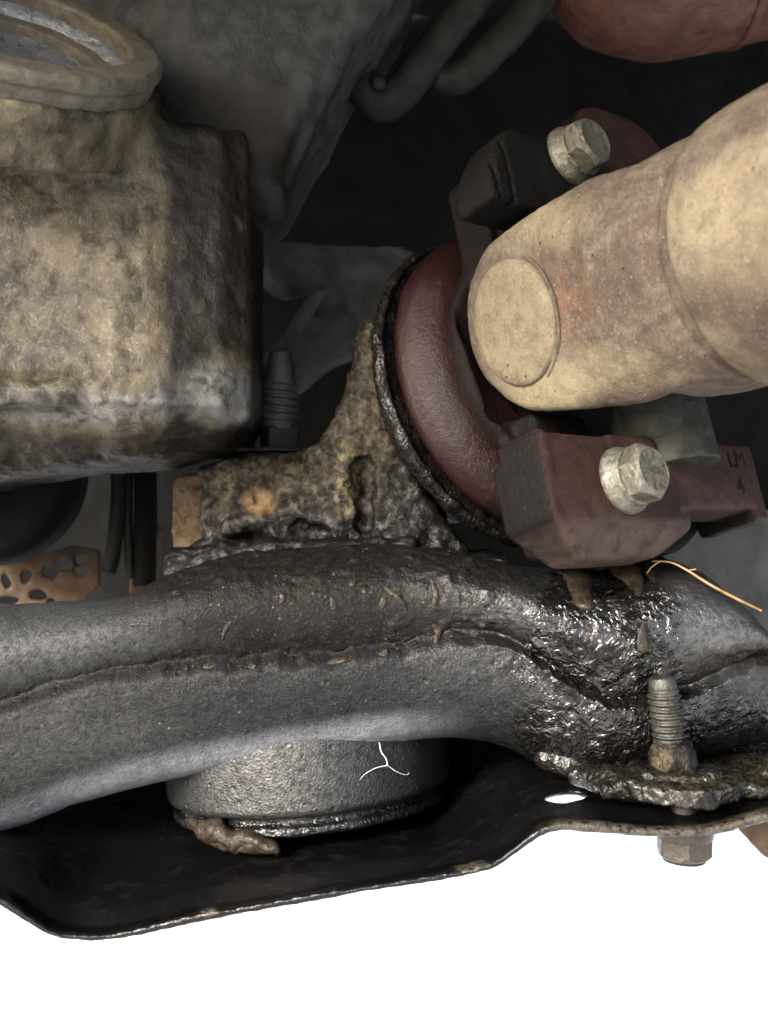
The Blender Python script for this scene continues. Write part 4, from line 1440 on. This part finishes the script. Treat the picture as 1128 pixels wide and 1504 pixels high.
def build_canister():
    fr = Frame(at(990, -165, 320), (0.97, -0.22, -0.05), (0, 0, 1))
    V, Q = lathe(fr, smooth_prof(rounded([(0.01, -260), (150, -250), (230, -190), (275, -80), (285, 0), (285, 500), (0.01, 500)], 60, 10), 3), 120)
    V = V + vnormals(V, Q) * (fbm(V, 90, 3, seed=141) * 3)[:, None]
    pv = proj(V)
    root = thing('rust_red_canister', tuple(at(990, 70, 320)), 'rounded rust red canister at the top right corner above the shaft', 'canister')
    link_mesh('shell', V, Q, M['rustred'], root, attrs={'dust': sst(fbm(V, 40, 3, seed=143), -.2, .6) * .8, 'black': np.zeros(len(V)), 'oil': np.full(len(V), .35)})
    V, Q = lathe(fr, rounded([(270, 60), (289, 62), (291, 72), (289, 82), (270, 84)], 5, 4), 120)
    link_mesh('seam_bead', V, Q, M['rustred'], root, attrs={'dust': np.ones(len(V)) * .6, 'black': np.zeros(len(V)), 'oil': np.zeros(len(V))})
build_canister()

def build_backcast():
    v = Vol((300, 230, 430), (800, 760, 640), 5.0)
    P = v.P; c = 520
    D = capsule(P, at(425, 390, c), at(520, 385, c + 20), 66, 58)
    D = smin(D, capsule(P, at(520, 400, c), at(660, 440, c), 60, 30), 40)
    D = smin(D, capsule(P, at(400, 560, c - 20), at(520, 470, c), 50, 60), 50)
    D = smin(D, capsule(P, at(395, 350, c - 50), at(420, 370, c), 26, 40), 20)
    D = smax(D, -capsule(P, at(393, 348, c - 140), at(393, 348, c + 10), 15), 8)
    D = smax(D, -capsule(P, at(400, 440, c - 120), at(470, 420, c - 100), 46, 34), 24)
    D = smin(D, capsule(P, at(470, 430, c - 70), at(410, 520, c - 60), 12, 14), 30)
    D = smin(D, capsule(P, at(540, 345, c - 30), at(640, 400, c - 40), 12, 12), 20)
    V, Q = v.mesh(D)
    V = V + vnormals(V, Q) * (fbm(V, 50, 3, seed=151) * 5)[:, None]
    o = link_mesh('rear_bracket', V, Q, M['dimcast'])
    tag(o, 'dim grey cast bracket with an eyelet in the dark gap beyond the fin', 'bracket')
build_backcast()

def build_backstud():
    root = thing('ribbed_stud', tuple(at(408, 668, 230)), 'dull grey ribbed stud standing on a square nut behind the gearbox corner', 'stud')
    base = at(410, 662, 230); top = at(412, 512, 230)
    fr = Frame(base, nrm(top - base), (1, 0, 0))
    k = 1 + 230 / F
    V, Q = threaded(fr, 28 * k, 36, 118, 12.5, 4.5, 0, 48)
    link_mesh('threaded_shank', V, Q, M['dullstud'], root)
    V, Q = lathe(fr, rounded([(0.01, 112), (28, 112), (26, 130), (18, 168), (0.01, 172)], 6, 5), 40)
    link_mesh('tapered_tip', V, Q, M['dullstud'], root)
    nf = Frame(base, fr.z, (0.92, 0, 0.38))
    v = Vol((base[0] - 50, base[1] - 60, 170), (base[0] + 50, base[1] + 14, 290), 2.6)
    V, Q = v.mesh(boxf(v.P, nf, (-27, -27, -2), (27, 27, 40), 4))
    link_mesh('square_nut', V, Q, M['sheet'], root)
    V, Q = lathe(fr, rounded([(0.01, -6), (95, -6), (97, -3), (95, 0), (0.01, 0)], 1, 2), 64)
    link_mesh('base_washer', V, Q, M['greyrod'], root)
build_backstud()

def build_lowleft():
    # black round mount
    fr = Frame(at(-20, 690, 330), (0.15, -0.1, -1), (1, 0, 0))
    V, Q = lathe(fr, rounded([(0.01, -120), (150, -120), (172, -60), (172, 30), (150, 60), (90, 66), (60, 50), (0.01, 50)], 24, 8), 80)
    o = link_mesh('rubber_mount', V, Q, M['rubber'])
    tag(o, 'round black rubber mount in the gap under the gearbox case', 'mount')
    # perforated tan guard
    v = Vol((-260, 740, 470), (260, 960, 560), 4.0)
    P = v.P
    x, y, z = P
    sheet = np.abs(z - 520 - 0.12 * (x - 60)) - 6
    ol = [tuple(at(*p, 520)[:2]) for p in [(-200, 810), (60, 815), (110, 800), (150, 808), (150, 860), (105, 900), (-200, 930)]]
    D = smax(sheet, poly2(x + 0 * y, y + 0 * x, ol), 5)
    X, Y = np.broadcast_arrays(x, y, z)[0], np.broadcast_arrays(x, y, z)[1]
    wob = 2.2 * np.sin(X / 9.0 + Y / 6.0) + 1.5 * np.sin(Y / 8.0 - X / 14.0)
    for hx, hy, rx, ry in ((18, 852, 5, 11), (46, 846, 7, 10), (80, 840, 10, 10), (96, 828, 10, 9), (122, 822, 9, 8), (62, 872, 13, 8), (20, 880, 16, 6), (122, 838, 10, 6), (-20, 856, 7, 11), (80, 882, 8, 5)):
        h = at(hx, hy, 520)
        e = np.sqrt(((x + wob - h[0]) / rx / 1.35) ** 2 + ((y - h[1]) / ry / 1.35) ** 2) * min(rx, ry) - min(rx, ry)
        D = smax(D, -e, 3)
    V, Q = v.mesh(D)
    o = link_mesh('perforated_guard', V, Q, M['tan'])
    tag(o, 'tan perforated heat guard behind the left end of the crossmember', 'heat guard')
    # dark bulk behind the guard, with grey pipes
    for j, (L, r, m_, lab) in enumerate((
        ([(172, 640), (174, 720), (168, 800), (160, 840)], 11, 'greyrod', 'pale grey pipe hanging nearest the rubber mount'),
        ([(190, 640), (188, 760), (192, 850)], 7, 'greyrod', 'thin grey pipe just right of the pale pipe'),
        ([(212, 640), (214, 740), (212, 860)], 17, 'darkmetal', 'thick dark pipe between the thin pipe and the tan block'))):
        p = catmull([at(x, y, 430 + 12 * j) for x, y in L], 8)
        V, Fl = sweep(p, r * 1.3, 20)
        o = link_mesh('down_pipe', V, Fl, M[m_])
        tag(o, lab, 'pipe', 'pipes under the gearbox case')
    v = Vol((60, 740, 480), (330, 980, 620), 5.0)
    P = v.P
    D = capsule(P, at(140, 820, 540), at(190, 850, 540), 34, 40)
    D = smin(D, boxf(P, FR0, (*at(120, 770, 540)[:2], 510), (*at(230, 880, 540)[:2], 600), 16), 20)
    V, Q = v.mesh(D)
    V = V + vnormals(V, Q) * (fbm(V, 40, 3, seed=161) * 5)[:, None]
    o = link_mesh('dusty_joint', V, Q, M['tan'])
    tag(o, 'lumpy tan dusted joint at the foot of the grey pipes', 'joint')
    v = Vol((200, 640, 220), (330, 880, 330), 3.4)
    P = v.P
    D = prism(P, Frame((0, 0, 270), (0, 0, 1), (1, 0, 0)), [tuple(at(*p, 240)[:2]) for p in [(242, 715), (262, 700), (300, 690), (306, 840), (248, 840)]], -30, 40, 5)
    D = smin(D, capsule(P, at(275, 712, 226), at(292, 706, 226), 11), 8)
    V, Q = v.mesh(D)
    V = V + vnormals(V, Q) * (fbm(V, 20, 3, seed=162) * 2)[:, None]
    o = link_mesh('tan_spacer_block', V, Q, M['tanblock'])
    tag(o, 'tan dusty metal block tucked against the left side of the axle housing', 'block')
build_lowleft()

def build_right():
    # grey panel beyond the right bend
    n1, n2 = 60, 60
    U, Vv = np.meshgrid(np.linspace(0, 1, n1), np.linspace(0, 1, n2), indexing='ij')
    u = U.ravel(); w = Vv.ravel()
    a = 960 + u * 560; b = 775 + w * 290 ; c = 250 + 60 * u + 25 * np.sin(w * 3) + 8 * np.sin(u * 9)
    Vs, Fs = solid_sheet(np.stack([a, b - 60 * u, c], 1), n1, n2, 8)
    o = link_mesh('side_panel', Vs, Fs, M['palesheet'])
    tag(o, 'smooth grey panel behind the flange and the crossmember bend', 'panel')
    v = Vol((1080, 1020, 240), (1400, 1420, 420), 5.0)
    P = v.P
    D = capsule(P, at(1095, 1180, 320), at(1130, 1225, 320), 30, 34)
    D = smin(D, capsule(P, at(1130, 1130, 320), at(1150, 1240, 320), 40, 30), 30)
    V, Q = v.mesh(D)
    V = V + vnormals(V, Q) * (fbm(V, 40, 3, seed=171) * 6)[:, None]
    o = link_mesh('tan_hanger', V, Q, M['tan'])
    tag(o, 'blurred tan hanger at the right edge beyond the bolt', 'hanger')
build_right()
